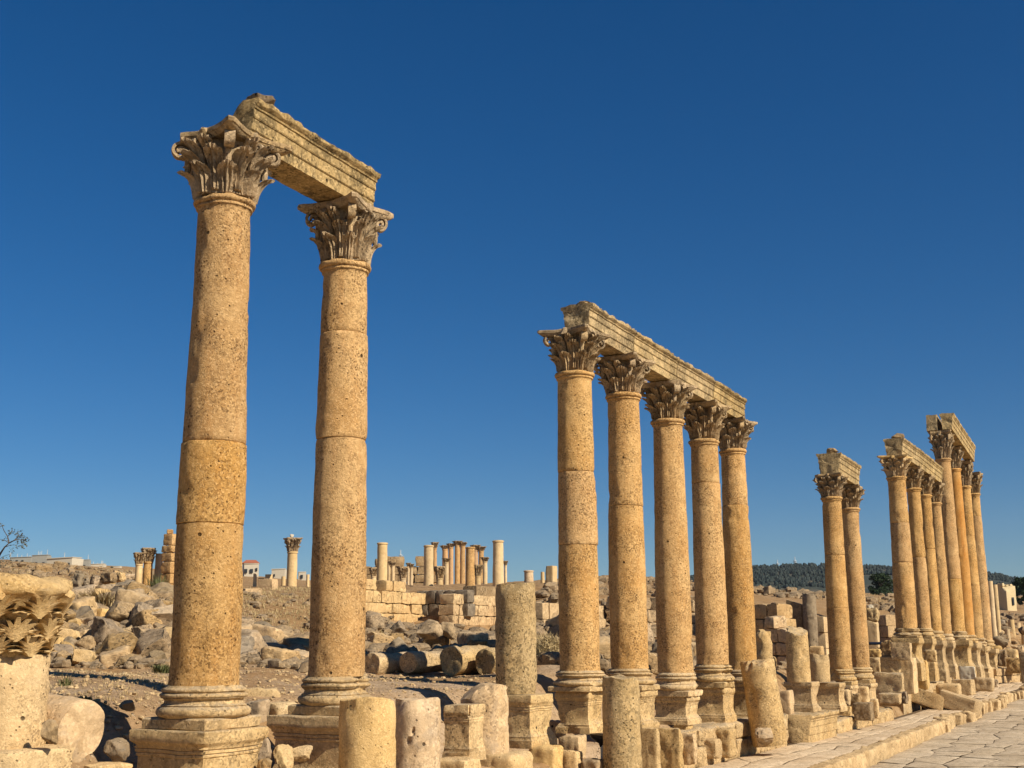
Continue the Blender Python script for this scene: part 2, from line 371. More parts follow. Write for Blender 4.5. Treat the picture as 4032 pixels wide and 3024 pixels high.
def build_ground():
    a = np.linspace(-1, 1, 300); xs = 5 + 10 * np.sinh(a * 3.9) + 30 * a
    ys = np.r_[np.linspace(-30, 8, 20, endpoint=False), np.exp(np.linspace(math.log(8), math.log(60), 250, endpoint=False)), np.exp(np.linspace(math.log(60), math.log(3500), 130))]
    X, Y = np.meshgrid(xs, ys); Z = zground(X.ravel(), Y.ravel())
    mb = MB(); nx = len(xs)
    mb.add(np.c_[X.ravel(), Y.ravel(), Z], [(j * nx + i, j * nx + i + 1, (j + 1) * nx + i + 1, (j + 1) * nx + i) for j in range(len(ys) - 1) for i in range(nx - 1)])
    struct(link('ground', mb.mesh('ground', M['dirt'], 0)))
build_ground()

# pavement, kerb and street -------------------------------------------------
def sd(s, d, z=0.0):
    p = LINE0 + ROW * s + NST * d; return np.array([p[0], p[1], z])
def on_plane(u, v, z0):
    Y = 40.0
    for _ in range(30):
        z = z0 + float(rise(Y)); a, b = at(u, v, 10), at(u, v, 100); k = (z - a[2]) / (b[2] - a[2]); Y = 10 + 90 * k
    return at(u, v, Y)
KP = [(3245, 3024), (3384, 2978), (3557, 2896), (3690, 2846), (3813, 2800)]
_k = np.array([on_plane(u, v, 0)[:2] for u, v in KP]); _kk = np.c_[(_k - LINE0) @ ROW, (_k - LINE0) @ NST]
kfit = np.polyfit(_kk[:, 0], _kk[:, 1], 1)
def kerb_d(s): return np.polyval(kfit, np.clip(s, -6, 26)) + .12 * np.sin(np.asarray(s) * .9) * (np.asarray(s) > 24)
def flags(mb, s0, s1, dfun0, dfun1, rowlen, wid, zfun, seed, amp, gap=.012, fall=.012, jit=.30):
    """irregular worn flagstones: a shaken grid of quads, every stone its own height and tilt"""
    rg = np.random.RandomState(seed); S_ = [s0]
    while S_[-1] < s1: S_.append(S_[-1] + rowlen * rg.uniform(.75, 1.3))
    n = len(S_); nd = 2 + int((dfun1(s0) - dfun0(s0)) / wid); J = rg.uniform(-jit, jit, (n, nd, 2)); hs = rg.uniform(-.5, .5, nd) * rowlen
    def node(i, j):
        s = S_[i] + J[i, j, 0] * rowlen + hs[j] * .6; a, b = dfun0(S_[i]), dfun1(S_[i]); t = j / (nd - 1) + (J[i, j, 1] * .9 / (nd - 1) if 0 < j < nd - 1 else 0); return s, a + (b - a) * t
    ts = np.array([0, .07, .3, .5, .7, .93, 1.0]); g = np.stack(np.meshgrid(ts, ts), -1).reshape(-1, 2); m = len(ts); u, v = g[:, 0], g[:, 1]
    edge = np.minimum(np.minimum(u, 1 - u), np.minimum(v, 1 - v)); F4 = [(j * m + i, (j + 1) * m + i, (j + 1) * m + i + 1, j * m + i + 1) for j in range(m - 1) for i in range(m - 1)]
    for i in range(n - 1):
        for j in range(nd - 1):
            q = np.array([node(i, j), node(i + 1, j), node(i + 1, j + 1), node(i, j + 1)]); c = q.mean(axis=0); L = np.linalg.norm(q - c, axis=1, keepdims=True); q = c + (q - c) * (1 - gap * 1.4 * rg.uniform(.3, 3.5, (4, 1)) / L)
            sdv = q[0] * ((1 - u) * (1 - v))[:, None] + q[1] * (u * (1 - v))[:, None] + q[2] * (u * v)[:, None] + q[3] * ((1 - u) * v)[:, None]
            p = LINE0[None] + ROW[None] * sdv[:, :1] + NST[None] * sdv[:, 1:]
            z = zfun(p[:, 1]) + rg.uniform(-amp, amp) + (u - .5) * rg.uniform(-amp, amp) + (v - .5) * rg.uniform(-amp, amp) - np.where(edge < .01, fall * 3, np.where(edge < .1, fall * .35, 0)) + amp * .9 * fbm(np.c_[p * 2.3, np.full(len(p), seed)], 2)
            mb.add(np.c_[p, z], F4)
def sheet(name, s0, s1, f0, f1, dz, mat):
    mb = MB(); ss = np.arange(s0, s1, .8); V = []
    for s in ss:
        for dd in (f0(s), f1(s)):
            p = sd(s, dd); V.append((p[0], p[1], float(rise(p[1])) + dz))
    mb.add(V, [(2 * i, 2 * i + 2, 2 * i + 3, 2 * i + 1) for i in range(len(ss) - 1)])
    return struct(link(name, mb.mesh(name, mat, 0)))
mb = MB(); flags(mb, -14, 60, lambda s: .55, lambda s: float(kerb_d(s)) - .37, 1.15, 1.0, lambda y: rise(y), 11, .008, .005, .005, .22)
struct(link('pavement', mb.mesh('pavement', M['paving'], 30)))
sheet('pavement_bed', -16, 64, lambda s: .3, lambda s: float(kerb_d(s)) - .2, -.03, M['joint'])
KH = .36
mb = MB(); flags(mb, -40, 62, lambda s: float(kerb_d(s)) + .02, lambda s: 21.0, .85, .85, lambda y: rise(y) - KH, 23, .013, .006, .005)
struct(link('street', mb.mesh('street', M['street'], 30)))
sheet('street_bed', -48, 70, lambda s: float(kerb_d(s)) - .3, lambda s: 60, -KH - .05, M['joint'])
mb = MB(); rg = random.Random(5); s = -14.0
while s < 60:
    L = rg.uniform(.8, 1.5) if s < 22 else rg.uniform(.35, .8)
    sm = s + L / 2; dd = float(kerb_d(sm)); p = sd(sm, dd - .19 + (rg.uniform(-.10, .14) if s > 23 else rg.uniform(-.015, .015)))
    hh = KH + .006 + (rg.uniform(-.09, .05) if s > 23 else rg.uniform(-.008, .008))
    rough_block(mb, (.36, L - .018, hh + .3), 10, .05, .034, int(s * 97) & 4095, (p[0], p[1], float(rise(p[1])) - KH - .3), -BETA + (rg.uniform(-.15, .15) if s > 23 else 0), 2)
    s += L
struct(link('kerb', mb.mesh('kerb', M['kerb'], 35)))

# ------------------------------------------------------------------ column parts
def shaft_meshes(H, rb, rt, breaks, seed, n=64, step=.07, amp=.008):
    """drums of one shaft, origin at the shaft's foot: list of meshes (each local to its own foot) with their z"""
    zs = [0.0] + sorted(breaks) + [H]; out = []; rg = np.random.RandomState(seed)
    for k, (a, b) in enumerate(zip(zs[:-1], zs[1:])):
        pr = []; m = max(3, int((b - a) / step))
        off = rg.uniform(-.007, .007, 2) if k else np.zeros(2); dr = rg.uniform(-.006, .008)
        for i in range(m + 1):
            z = a + (b - a) * i / m; t = z / H; r = rb + (rt - rb) * (t ** 1.5) + .012 * math.sin(math.pi * min(1, t * 1.5)) * (t < .67) + dr
            if z < .16: r += .014 * (1 - z / .16) ** 2
            pr.append((r, z - a))
        if k: pr[0] = (pr[0][0] - .014, pr[0][1]); pr.insert(1, (pr[1][0] - .001, .010))
        if k < len(zs) - 2: pr[-1] = (pr[-1][0] - .014, pr[-1][1]); pr.insert(-1, (pr[-2][0] - .001, b - a - .010))
        else:
            zt = b - a; r = pr[-1][0]; pr = [q for q in pr if q[1] < zt - .20] + [(r, zt - .19), (r + .012, zt - .155), (r + .030, zt - .145), (r + .030, zt - .115), (r + .022, zt - .108)]
            pr += [(r + .022 + .045 * math.sin(x), zt - .056 - .05 * math.cos(x)) for x in np.linspace(.2, 2.9, 7)] + [(r, zt)]
        mb = MB(); lathe(mb, pr, n)
        def fn(V, a=a, off=off, zt=b - a, k=k):
            Q = V.copy(); Q[:, 2] += a; rr = np.hypot(V[:, 0], V[:, 1]); u = V[:, :2] / np.maximum(rr, 1e-6)[:, None]
            nz = amp * (fbm(Q * 1.7, 3, seed) + .55 * fbm(Q * 6.5, 3, seed + 3))
            chip = np.maximum(0, fbm(Q * np.array([3.2, 3.2, 2.0]), 3, seed + 9) - .55) * .09
            edge = np.minimum(V[:, 2], zt - V[:, 2])
            echip = np.maximum(0, fbm(Q * 4.1, 2, seed + 13) - .25) * .08 * np.clip(1 - edge / .07, 0, 1) * (edge < .07)
            rr2 = rr + (nz - chip * .45 - echip) * np.clip(rr / .1, 0, 1)
            V = V.copy(); V[:, :2] = u * rr2[:, None] + off; return V
        out.append((a, mb.mesh('shaft_drum', None, 50, fn)))
    return out

def base_mesh(r, h, seed, pw=1.20):
    """attic base: square plinth, two rolls and a hollow"""
    mb = MB(); p = h * .27
    sqsweep(mb, densify([(r * pw - .02, 0), (r * pw, .015), (r * pw, p - .02), (r * pw - .025, p)], .07), 12)
    def roll(z0, z1, ro, rc): return [(rc + (ro - rc) * math.sin(x), (z0 + z1) / 2 - (z1 - z0) / 2 * math.cos(x)) for x in np.linspace(.1, math.pi - .1, 7)]
    pr = [(r * 1.2, p - .01)] + roll(p, h * .52, r * 1.36, r * 1.2) + [(r * 1.24, h * .54), (r * 1.15, h * .58), (r * 1.12, h * .65), (r * 1.17, h * .70), (r * 1.22, h * .71)]
    pr += roll(h * .72, h * .82, r * 1.25, r * 1.18) + [(r * 1.19, h * .83)] + roll(h * .84, h * .95, r * 1.21, r * 1.13) + [(r * 1.10, h * .97), (r * 1.08, h)]
    lathe(mb, pr, 64)
    def fn(V):
        u = V / np.maximum(np.linalg.norm(V[:, :2], axis=1), 1e-6)[:, None]; u[:, 2] = 0
        nz = .012 * fbm(V * 2.4, 3, seed) + .007 * fbm(V * 9, 2, seed + 2) - .22 * np.maximum(0, fbm(V * 2.2, 3, seed + 5) - .5)
        V = V + u * nz[:, None]; V[:, 2] += .007 * fbm(V * 4, 2, seed + 7); return V
    return mb.mesh('column_base', None, 40, fn)

def pedestal_mesh(w, h, seed, tall=False):
    """moulded pedestal, w = half width of the die"""
    f = [(1.17, 0), (1.17, .15), (1.15, .155), (1.14, .17), (1.12, .20), (1.13, .215), (1.08, .24), (1.04, .29), (1.015, .34), (1.0, .37), (1.0, .68),
         (1.025, .69), (1.025, .715), (1.005, .725), (1.04, .735), (1.04, .765), (1.02, .772), (1.06, .785), (1.07, .81), (1.10, .83), (1.14, .855), (1.15, .865), (1.15, .985), (1.13, 1.0)]
    if tall:
        f = [(1.28, 0), (1.28, .30), (1.24, .305), (1.24, .42), (1.18, .44), (1.08, .48), (1.01, .54), (1.0, .58), (1.0, .78),
             (1.04, .80), (1.05, .82), (1.10, .835), (1.16, .86), (1.22, .875), (1.24, .885), (1.24, .985), (1.22, 1.0)]
    mb = MB(); sqsweep(mb, densify([(a * w, b * h) for a, b in f], .06), 16)
    def fn(V):
        m = np.abs(V[:, :2]).max(axis=1); u = np.c_[V[:, :2] / np.maximum(m, 1e-6)[:, None], np.zeros(len(V))]; u *= (m > 0.05)[:, None]
        corner = np.abs(V[:, :2]).min(axis=1) / np.maximum(m, 1e-6)
        nz = .010 * fbm(V * 2.6, 3, seed) + .006 * fbm(V * 10, 2, seed + 2) - np.maximum(0, fbm(V * 2.0, 3, seed + 5) - .35 + .35 * (corner > .9) * (V[:, 2] > .8 * h)) * .10
        V = V + u * nz[:, None]; V[:, 2] += .010 * fbm(V * 3, 2, seed + 7) * (V[:, 2] > .5 * h); return V
    return mb.mesh('pedestal', None, 35, fn)

# Corinthian capital, modelled for a 0.36 m neck and 0.82 m height
CH, CR = .82, .36
def bell_r(z): t = max(0, min(1, z / CH)); return CR - .025 + .10 * t ** 2.2
def leaf(mb, ang, z0, length, width, off, curl, seed, ns=14, nt=13, gd=1.5, lump=0):
    rg = np.random.RandomState(seed); brk = 1.0 if rg.rand() > .22 else rg.uniform(.68, .86)
    pts = []
    for i in range(ns):
        s = i / (ns - 1) * brk
        if s < .66: q = s / .66; z = z0 + length * .86 * q; rad = bell_r(z) + off + .03 * q + .05 * q ** 4
        else:
            q = (s - .66) / .34; zc = z0 + length * .86; r0 = bell_r(zc) + off + .08; th = q * 2.5
            rad = r0 + curl * math.sin(th) * 1.1 + curl * .45 * q; z = zc + curl * (math.sin(min(th, 1.57)) * .9 if th < 1.57 else .9 - (1 - math.cos((th - 1.57))) * .95)
        wv = width * (.70 + .50 * min(1, s / .8)) * (1 if s < .78 else max(.35, math.sqrt(max(0, 1 - ((s - .78) / .26) ** 2))))
        wv *= 1 + .16 * abs(math.sin(s * math.pi * 3.6)) - .08
        row = []
        for j in range(nt):
            t = -1 + 2 * j / (nt - 1)
            groove = gd * .013 * math.cos(t * math.pi * 4) * (1 - .2 * abs(t)) * min(1, 1.5 - s) + .022 * (1 - abs(t)) ** 2 - .040 * abs(t) ** 3
            rr = rad + groove * (1 + .6 * s); zz = z - (.05 * abs(t) ** 1.6 * (s > .1)) * s + .020 * abs(math.sin(t * math.pi * 2.5)) * s
            a2 = ang + t * wv / max(rr, .2)
            row.append((rr, a2, zz))
        pts.append(row)
    V = []; 
    for lay in (0, 1):
        for row in pts:
            for (rr, a2, zz) in row:
                q = rr - lay * .035; zq = zz - lay * .012; V.append((q * math.cos(a2), q * math.sin(a2), zq))
    Fc = []; N = ns * nt
    for i in range(ns - 1):
        for j in range(nt - 1):
            a = i * nt + j; Fc.append((a, a + 1, a + nt + 1, a + nt)); Fc.append((N + a, N + a + nt, N + a + nt + 1, N + a + 1))
    per = [(i, 0) for i in range(ns)] + [(ns - 1, j) for j in range(1, nt)] + [(i, nt - 1) for i in range(ns - 2, -1, -1)] + [(0, j) for j in range(nt - 2, 0, -1)]
    ids = [i * nt + j for i, j in per]
    for a, b in zip(ids, ids[1:] + ids[:1]): Fc.append((b, a, N + a, N + b))
    mb.add(V, Fc)
def strap(mb, path, width, thick):
    """path: list of (point, side vector, normal vector)"""
    V = []; 
    for k, (p, s, nn, wv) in enumerate(path):
        for (a, b) in ((-1, -1), (1, -1), (1, 1), (-1, 1)): V.append(p + s * (a * width * wv / 2) + nn * (b * thick / 2))
    Fc = []
    for k in range(len(path) - 1):
        for j in range(4): Fc.append((4 * k + j, 4 * k + (j + 1) % 4, 4 * k + 4 + (j + 1) % 4, 4 * k + 4 + j))
    Fc += [(3, 2, 1, 0), tuple(4 * (len(path) - 1) + j for j in range(4))]
    mb.add(V, Fc)
def scroll(mb, ang, r0, z0, rc, zc, R, turns, width, thick):
    e = Vector((math.cos(ang), math.sin(ang), 0)); sd_ = np.array((-math.sin(ang), math.cos(ang), 0)); up = np.array((0, 0, 1.0)); e = np.array(e)
    pl = []; 
    for i in range(10):
        t = i / 9; a1 = np.array([r0, z0]); a2 = np.array([rc - R * .2, zc + R]); c = np.array([r0 + .03, zc + R * .8])
        q = (1 - t) ** 2 * a1 + 2 * t * (1 - t) * c + t * t * a2; pl.append((q, .55 + .45 * t))
    for i in range(1, 22):
        t = i / 21; th = math.pi / 2 + .2 - t * turns * 2 * math.pi; r = R * (1 - .78 * t); pl.append((np.array([rc + r * math.cos(th), zc + r * math.sin(th)]), 1 - .35 * t))
    path = []
    for k, (q, wv) in enumerate(pl):
        a = pl[max(0, k - 1)][0]; b = pl[min(len(pl) - 1, k + 1)][0]; d = b - a; d /= max(np.linalg.norm(d), 1e-6)
        path.append((e * q[0] + up * q[1], sd_, e * (-d[1]) + up * d[0], wv))
    strap(mb, path, width, thick)
def weather(seed, a1=.012, a2=.007):
    def fn(V):
        d = np.c_[vnoise(V * 3 + seed), vnoise(V * 3 + seed + 31), vnoise(V * 3 + seed + 77)]
        e = np.c_[vnoise(V * 11 + seed), vnoise(V * 11 + seed + 31), vnoise(V * 11 + seed + 77)]
        return V + a1 * d + a2 * e
    return fn
def capital_meshes(seed):
    rg = np.random.RandomState(seed); mb = MB()
    lathe(mb, [(bell_r(z) - .045 * min(1, z / .12), z) for z in np.linspace(0, CH * .88, 14)], 48)
    for k in range(8): leaf(mb, k * math.pi / 4 + .0, .0, .30, .104, .036, .085, seed * 31 + k, 14, 17)
    for k in range(8): leaf(mb, (k + .5) * math.pi / 4, .04, .47, .106, .030, .105, seed * 57 + k, 14, 17)
    for k in range(8): leaf(mb, (k + .5) * math.pi / 4 + (.16 if k % 2 else -.16), .36, .26, .078, .05, .090, seed * 91 + k, 12, 13)
    for k in range(4):
        for s in (-1, 1):
            scroll(mb, k * math.pi / 2 + s * .20, bell_r(.5) + .02, .50, .475, .645, .058, 1.2, .075, .030)
    cap = mb.mesh('capital', None, 38, weather(seed, .015, .010))
    vol = []
    for k in range(4):
        mb = MB(); a = math.pi / 4 + k * math.pi / 2
        for s in (-.045, .045): scroll(mb, a + s, bell_r(.4) + .05, .40, .590, .610, .112, 1.35, .085, .040)
        lathe(mb, [(.052 - .02 * abs(x), .5 + x * .25) for x in (-.8, -.3, .3, .8)], 8, True, lambda V, a=a: np.c_[V[:, 0] + .49 * math.cos(a), V[:, 1] + .49 * math.sin(a), V[:, 2]])
        vol.append(mb.mesh('volute', None, 38, weather(seed + k, .012, .008)))
    mb = MB(); out = []
    for k in range(4):
        a = k * math.pi / 2
        for t in np.linspace(-1, 1, 15):
            x = .47 + .165 * abs(t) ** 1.8; y = t * .565
            if abs(t) > .93: x = .615
            out.append((x * math.cos(a) - y * math.sin(a), x * math.sin(a) + y * math.cos(a)))
    out = np.array(out); n = len(out); lev = [(.86, .70), (.90, .715), (.955, .735), (.965, .75), (1.0, .755), (1.015, .79), (1.0, .815), (.5, .825)]
    V = np.concatenate([np.c_[out * s, np.full(n, z)] for s, z in lev])
    Fc = [(i * n + j, i * n + (j + 1) % n, (i + 1) * n + (j + 1) % n, (i + 1) * n + j) for i in range(len(lev) - 1) for j in range(n)]
    Fc += [tuple(range(n - 1, -1, -1)), tuple((len(lev) - 1) * n + j for j in range(n))]
    mb.add(V, Fc)
    for k in range(4):
        a = k * math.pi / 2; rough_rock(mb, seed + k, 4); w = mb.v[-1]; w *= np.array([.13, .17, .17]); x = w[:, 0] + .475; y = w[:, 1].copy()
        w[:, 0] = x * math.cos(a) - y * math.sin(a); w[:, 1] = x * math.sin(a) + y * math.cos(a); w[:, 2] += .745
    brk = rg.rand() * 6.28
    def fn(V):
        V = weather(seed + 9, .012, .008)(V); nn = np.array([math.cos(brk), math.sin(brk)]); e = np.maximum(0, V[:, :2] @ nn - .60); V[:, :2] -= e[:, None] * nn; return V
    return cap, mb.mesh('abacus', None, 38, fn), vol
CAPS = [capital_meshes(s) for s in (3, 14, 25)]
def withmat(mesh, mat):
    if len(mesh.materials) and mesh.materials[0] == mat: return mesh
    if len(mesh.materials): mesh = mesh.copy()
    mesh.materials.clear(); mesh.materials.append(mat); return mesh
_mm = {}
def matmesh(mesh, mat):
    k = (mesh.name, mat.name)
    if k not in _mm:
        m = mesh if not len(mesh.materials) else mesh.copy()
        m.materials.clear(); m.materials.append(mat); _mm[k] = m
    return _mm[k]
def add_capital(root, z, rt, h, which, rz, mat, spread=1.0):
    cap, ab, vol = CAPS[which % 3]; sc = (rt / CR * spread, rt / CR * spread, h / CH)
    c = link('capital', matmesh(cap, mat), root, (0, 0, z), (0, 0, rz), sc)
    link('abacus', matmesh(ab, mat), c)
    for v in vol: link('volute', matmesh(v, mat), c)
    return c

_base = {}; _ped = {}
def row_top(rows): return np.polyval(np.polyfit(range(len(rows)), [at(a[0], a[7], a[3])[2] for a in rows], 1), range(len(rows)))
def column(u, vb, vt, Y, dia_px, label, breaks=(), vcap=None, vbase=None, vped=None, ped_w=None, tall=False, mats=('ochre', 'capital', 'base'), seed=1, group=None, taper=.86, lowres=False, ped=True, ztop=None, capmat=None):
    p = at(u, vb, Y); top = at(u, vt, Y)[2]; H = top - p[2]
    dist = math.hypot(p[0], p[1]) ; rb = dia_px * (Y * math.cos(PITCH)) / F / 2; rt = rb * taper
    zb = at(u, vbase, Y)[2] if vbase else p[2] - .5; zp = at(u, vped, Y)[2] if vped else zb - .8
    root = empty('column', (p[0], p[1], zp), -BETA); tag(root, label, 'column', group)
    hb = p[2] - zb; hp = zb - zp
    if ped:
        link('pedestal', matmesh(pedestal_mesh(ped_w or rb * 1.28, hp, seed + 3, tall), M[mats[2]]), root)
        link('column_base', matmesh(base_mesh(rb, hb, seed + 5), M[mats[2]]), root, (0, 0, hp))
    br = [at(u, b, Y)[2] - p[2] for b in breaks]
    for z, m in shaft_meshes(H, rb, rt, br, seed, 40 if lowres else 72, .14 if lowres else .06):
        link('shaft_drum', matmesh(m, M[mats[0]]), root, (0, 0, hp + hb + z))
    if vcap:
        zt = ztop or at(u, vcap, Y)[2]; add_capital(root, hp + hb + H, rt, zt - top, seed, (seed % 4) * math.pi / 2, M[capmat or mats[1]], 1.06 if seed == 11 else .96 if seed == 22 else 1.0)
        return dict(root=root, x=p[0], y=p[1], top=zt, rt=rt)
    return dict(root=root, x=p[0], y=p[1], top=top, rt=rt)

# the front pair
C1 = column(803, 2697, 793, 15.75, 266, 'tallest nearest column, carrying the broken near end of the front lintel', (1750, 2068), 556, 2866, 3190, .53, seed=11, taper=.83)
C2 = column(1325, 2662, 1043, 18.1, 217, 'second tall column from the left, behind the cut stump, under a lintel end', (1322, 1735), 822, 2812, 3110, .585, seed=22, taper=.85)
# the row of five
A = []
AR = [
    (2283, 2640, 1469, 24.9, 157, 'first column of the row of five, three stacked drums, the lower ones slightly wider', (1862, 2148), 1320, 2722, 2885),
    (2479, 2632, 1553, 27.0, 146, 'second column of the row of five, rising behind the mottled front stump', (1996,), 1405, 2718, 2868),
    (2660, 2648, 1655, 29.3, 134, 'middle column of the row of five, plain shaft without a joint line', (), 1512, 2742, 2850),
    (2807, 2616, 1733, 31.4, 123, 'fourth column of the row of five, joint line high on its shaft', (1905,), 1592, 2708, 2842),
    (2922, 2636, 1770, 33.3, 113, 'last column of the row of five, under the far end of the lintels', (1992,), 1662, 2704, 2840)]
for i, a in enumerate(AR):
    A.append(column(*a[:5], a[5], a[6], a[7], a[8], a[9], seed=31 + i * 7, group='columns of the row of five', ped_w=a[4] * a[3] * math.cos(PITCH) / F / 2 * (.80, .98, .93, .93, .93)[i], ztop=row_top(AR)[i]))
# the pair on the right
D = [column(3312, 2634, 1957, 42.0, 85, 'front column of the right hand pair under one short lintel', (2185, 2395), 1870, 2697, 2790, seed=71, ped_w=.40),
     column(3385, 2627, 2000, 44.1, 78, 'rear column of the right hand pair, partly hidden by the front one', (), 1915, 2690, 2780, seed=78, ped_w=.40)]
# four columns on tall pedestals, then the tall ones
ER = [
    (3571, 2474, 1877, 50.7, 80, 'first of four columns on tall pedestals, its capital paler than the rest', (2060, 2216), 1802, 2512, 2680),
    (3637, 2474, 1922, 53.4, 57, 'second of four columns on tall pedestals, just behind the pale capital one', (2195,), 1836, 2515, 2682),
    (3680, 2484, 1948, 55.5, 55, 'third of four columns on tall pedestals, faint joint at mid height', (2163,), 1868, 2522, 2686),
    (3720, 2496, 1979, 57.6, 53, 'last of four columns on tall pedestals, under the lintel end', (), 1906, 2532, 2690)]
E = [column(*a[:10], seed=85 + 5 * i, tall=True, group='columns on tall pedestals', ztop=row_top(ER)[i], capmat='pale' if i == 0 else None, ped_w=a[4] * a[3] / F / 2 * 1.05) for i, a in enumerate(ER)]
TR = [
    (3766, 2486, 1806, 60.0, 66, 'tallest far column, twin lintel ends sitting on its capital', (2280,), 1708, 2522, 2694, 'ochre'),
    (3808, 2500, 1846, 62.6, 58, 'vivid orange column beside the tallest far column', (), 1750, 2532, 2694, 'orange'),
    (3845, 2512, 1914, 64.8, 55, 'far column under the end of the highest lintel', (2110, 2306), 1826, 2545, 2694, 'ochre'),
    (3881, 2520, 1943, 67.4, 52, 'lone far column with a free capital against the sky', (2034,), 1862, 2555, 2694, 'ochre')]
T = [column(*a[:10], seed=120 + 5 * i, tall=True, group='tallest far columns', mats=(a[10], 'capital', 'base'), taper=.84, ztop=row_top(TR[:3])[i] if i < 3 else None) for i, a in enumerate(TR)]

# ------------------------------------------------------------------ lintels
def lintel(p0, p1, zb, h, w, label, s0, s1, seed, group=None, near_cut=None, far_cut=None, mat='beam', lat=0.0, crown=True, name='lintel', lift=.004, z1=None):
    p0 = np.array(p0); p1 = np.array(p1); d = p1 - p0; L0 = np.linalg.norm(d); d /= L0; nst = np.array([d[1], -d[0]])
    L = L0 + s1 - s0; yaw = math.atan2(d[1], d[0]) - math.pi / 2; hw = w / 2
    side = [(hw - .045, 0), (hw - .045, .27), (hw - .03, .275), (hw - .03, .285), (hw - .022, .29), (hw - .022, .55), (hw - .006, .555), (hw - .006, .57), (hw, .575), (hw, .76), (hw + .02, .77), (hw + .025, .80), (hw + .012, .81), (hw + .03, .85), (hw + .07, .89), (hw + .075, .905), (hw + .075, .985), (hw + .05, 1.0)]
    if not crown: side = [(hw, 0), (hw, .25), (hw, .5), (hw, .75), (hw, 1.0)]
    prof = [(x, z * h) for x, z in densify(side, .09)]
    top = [(x, h) for x in np.linspace(prof[-1][0] - .1, -prof[-1][0] + .1, 5)]; bot = [(x, 0) for x in np.linspace(-prof[0][0] + .1, prof[0][0] - .1, 5)]
    ring = prof + top + [(-x, z) for x, z in prof[::-1]] + bot; n = len(ring); m = max(6, int(L / .07))
    R = np.array(ring); V = np.concatenate([np.c_[R[:, 0], np.full(n, L * i / m), R[:, 1]] for i in range(m + 1)])
    Fc = [(i * n + j, i * n + (j + 1) % n, (i + 1) * n + (j + 1) % n, (i + 1) * n + j) for i in range(m) for j in range(n)]
    cz, cx = h / 2, 0.0      # end caps as concentric rings so they can be rough
    mb = MB(); 
    for (i0, flip) in ((0, 1), (m, 0)):
        base = len(V); y = L * i0 / m; rings = [R]
        ext = [np.c_[R[:, 0] * k, np.full(n, y), (R[:, 1] - cz) * k + cz] for k in (.8, .55, .3, .08)]
        V = np.concatenate([V] + ext)
        prev = i0 * n
        for q in range(4):
            cur = base + q * n
            for j in range(n):
                f = (prev + j, prev + (j + 1) % n, cur + (j + 1) % n, cur + j); Fc.append(f[::-1] if flip == 0 else f[::1] if False else (f[::-1] if not flip else f))
            prev = cur
        Fc.append(tuple(prev + j for j in range(n)) if flip == 0 else tuple(prev + j for j in range(n - 1, -1, -1)))
    def fn(V):
        V = V.copy()
        for cut in (near_cut, far_cut):
            if cut:
                for (px, py, pz, nx, ny, nz) in cut:
                    nn = np.array([nx, ny, nz], float); nn /= np.linalg.norm(nn); e = np.maximum(0, (V - np.array([px, (py if py >= 0 else L + py), pz])) @ nn); V -= e[:, None] * nn
        c = np.array([0, 0, h / 2]); d2 = V - c; d2[:, 1] = 0; d2 /= np.maximum(np.linalg.norm(d2, axis=1), 1e-6)[:, None]
        upper = (V[:, 2] > .82 * h)
        nz = .007 * fbm(V * 2.4, 3, seed) + .005 * fbm(V * 9, 3, seed + 2) - upper * .045 * np.maximum(0, fbm(V * 8, 3, seed + 4) - .15)
        V += d2 * nz[:, None]; endw = np.exp(-V[:, 1] / .05) + np.exp(-(L - V[:, 1]) / .05)
        V[:, 1] += endw * .03 * fbm(V * 5, 3, seed + 6); V[:, 2] += upper * .030 * fbm(V * 8, 3, seed + 8) * (V[:, 2] > .97 * h); return V
    mb.add(V, Fc); q = p0 + d * s0 + nst * lat
    o = link(name, matmesh(mb.mesh(name, None, 35, fn), M[mat]), None, (q[0], q[1], zb + lift + ((zb - z1) * -s0 / L0 if z1 is not None else 0)), (math.atan2(z1 - zb, L0) if z1 is not None else 0, 0, yaw)); tag(o, label, 'lintel', group); o['h'] = h; return o
def P2(c): return (c['x'], c['y'])
LC = lintel(P2(C1), P2(C2), C1['top'], .62, .62, 'long weathered lintel with a broken near end, bridging the two tall front columns', .12, .32, 201, near_cut=[(.06, 0.0, .60, -.80, -.25, .62)], z1=C2['top'])
ha = .62
ga = 'lintel blocks over the row of five columns'
la = ['near lintel block over the row of five, broken end facing the street viewer', 'second lintel block over the row of five, with a small pointed stone on top', 'third lintel block over the row of five columns', 'far lintel block over the row of five, ending above the last column']
for i in range(4):
    lintel(P2(A[i]), P2(A[i + 1]), A[i]['top'], ha, .60, la[i], .10 if i == 0 else .012, .28 if i == 3 else -.012, 210 + i, ga, near_cut=[(-.2, 0, .1, -.5, -1, -.25)] if i == 0 else None, z1=A[i + 1]['top'])
lintel(P2(D[0]), P2(D[1]), D[0]['top'], .74, .72, 'short lintel on the right hand pair of columns', -.05, .25, 221, z1=D[1]['top'])
le = ['near lintel block of the tall pedestal columns, under a lump of stone', 'middle lintel block of the tall pedestal columns', 'far lintel block of the tall pedestal columns, before the tallest column']
for i in range(3):
    lintel(P2(E[i]), P2(E[i + 1]), E[i]['top'], .74, .72, le[i], -.1 if i == 0 else .012, .5 if i == 2 else -.012, 231 + i, 'lintel blocks of the tall pedestal columns', z1=E[i + 1]['top'])
lintel(P2(T[0]), P2(T[2]), T[0]['top'], .80, .50, 'left twin lintel on the highest far columns, plain broken end', -.35, .0, 241, lat=-.36, crown=False, mat='beam', z1=T[2]['top'])
lintel(P2(T[0]), P2(T[2]), T[0]['top'], .82, .54, 'right twin lintel on the highest far columns, moulded street side', -.35, .22, 242, lat=.36, z1=T[2]['top'])

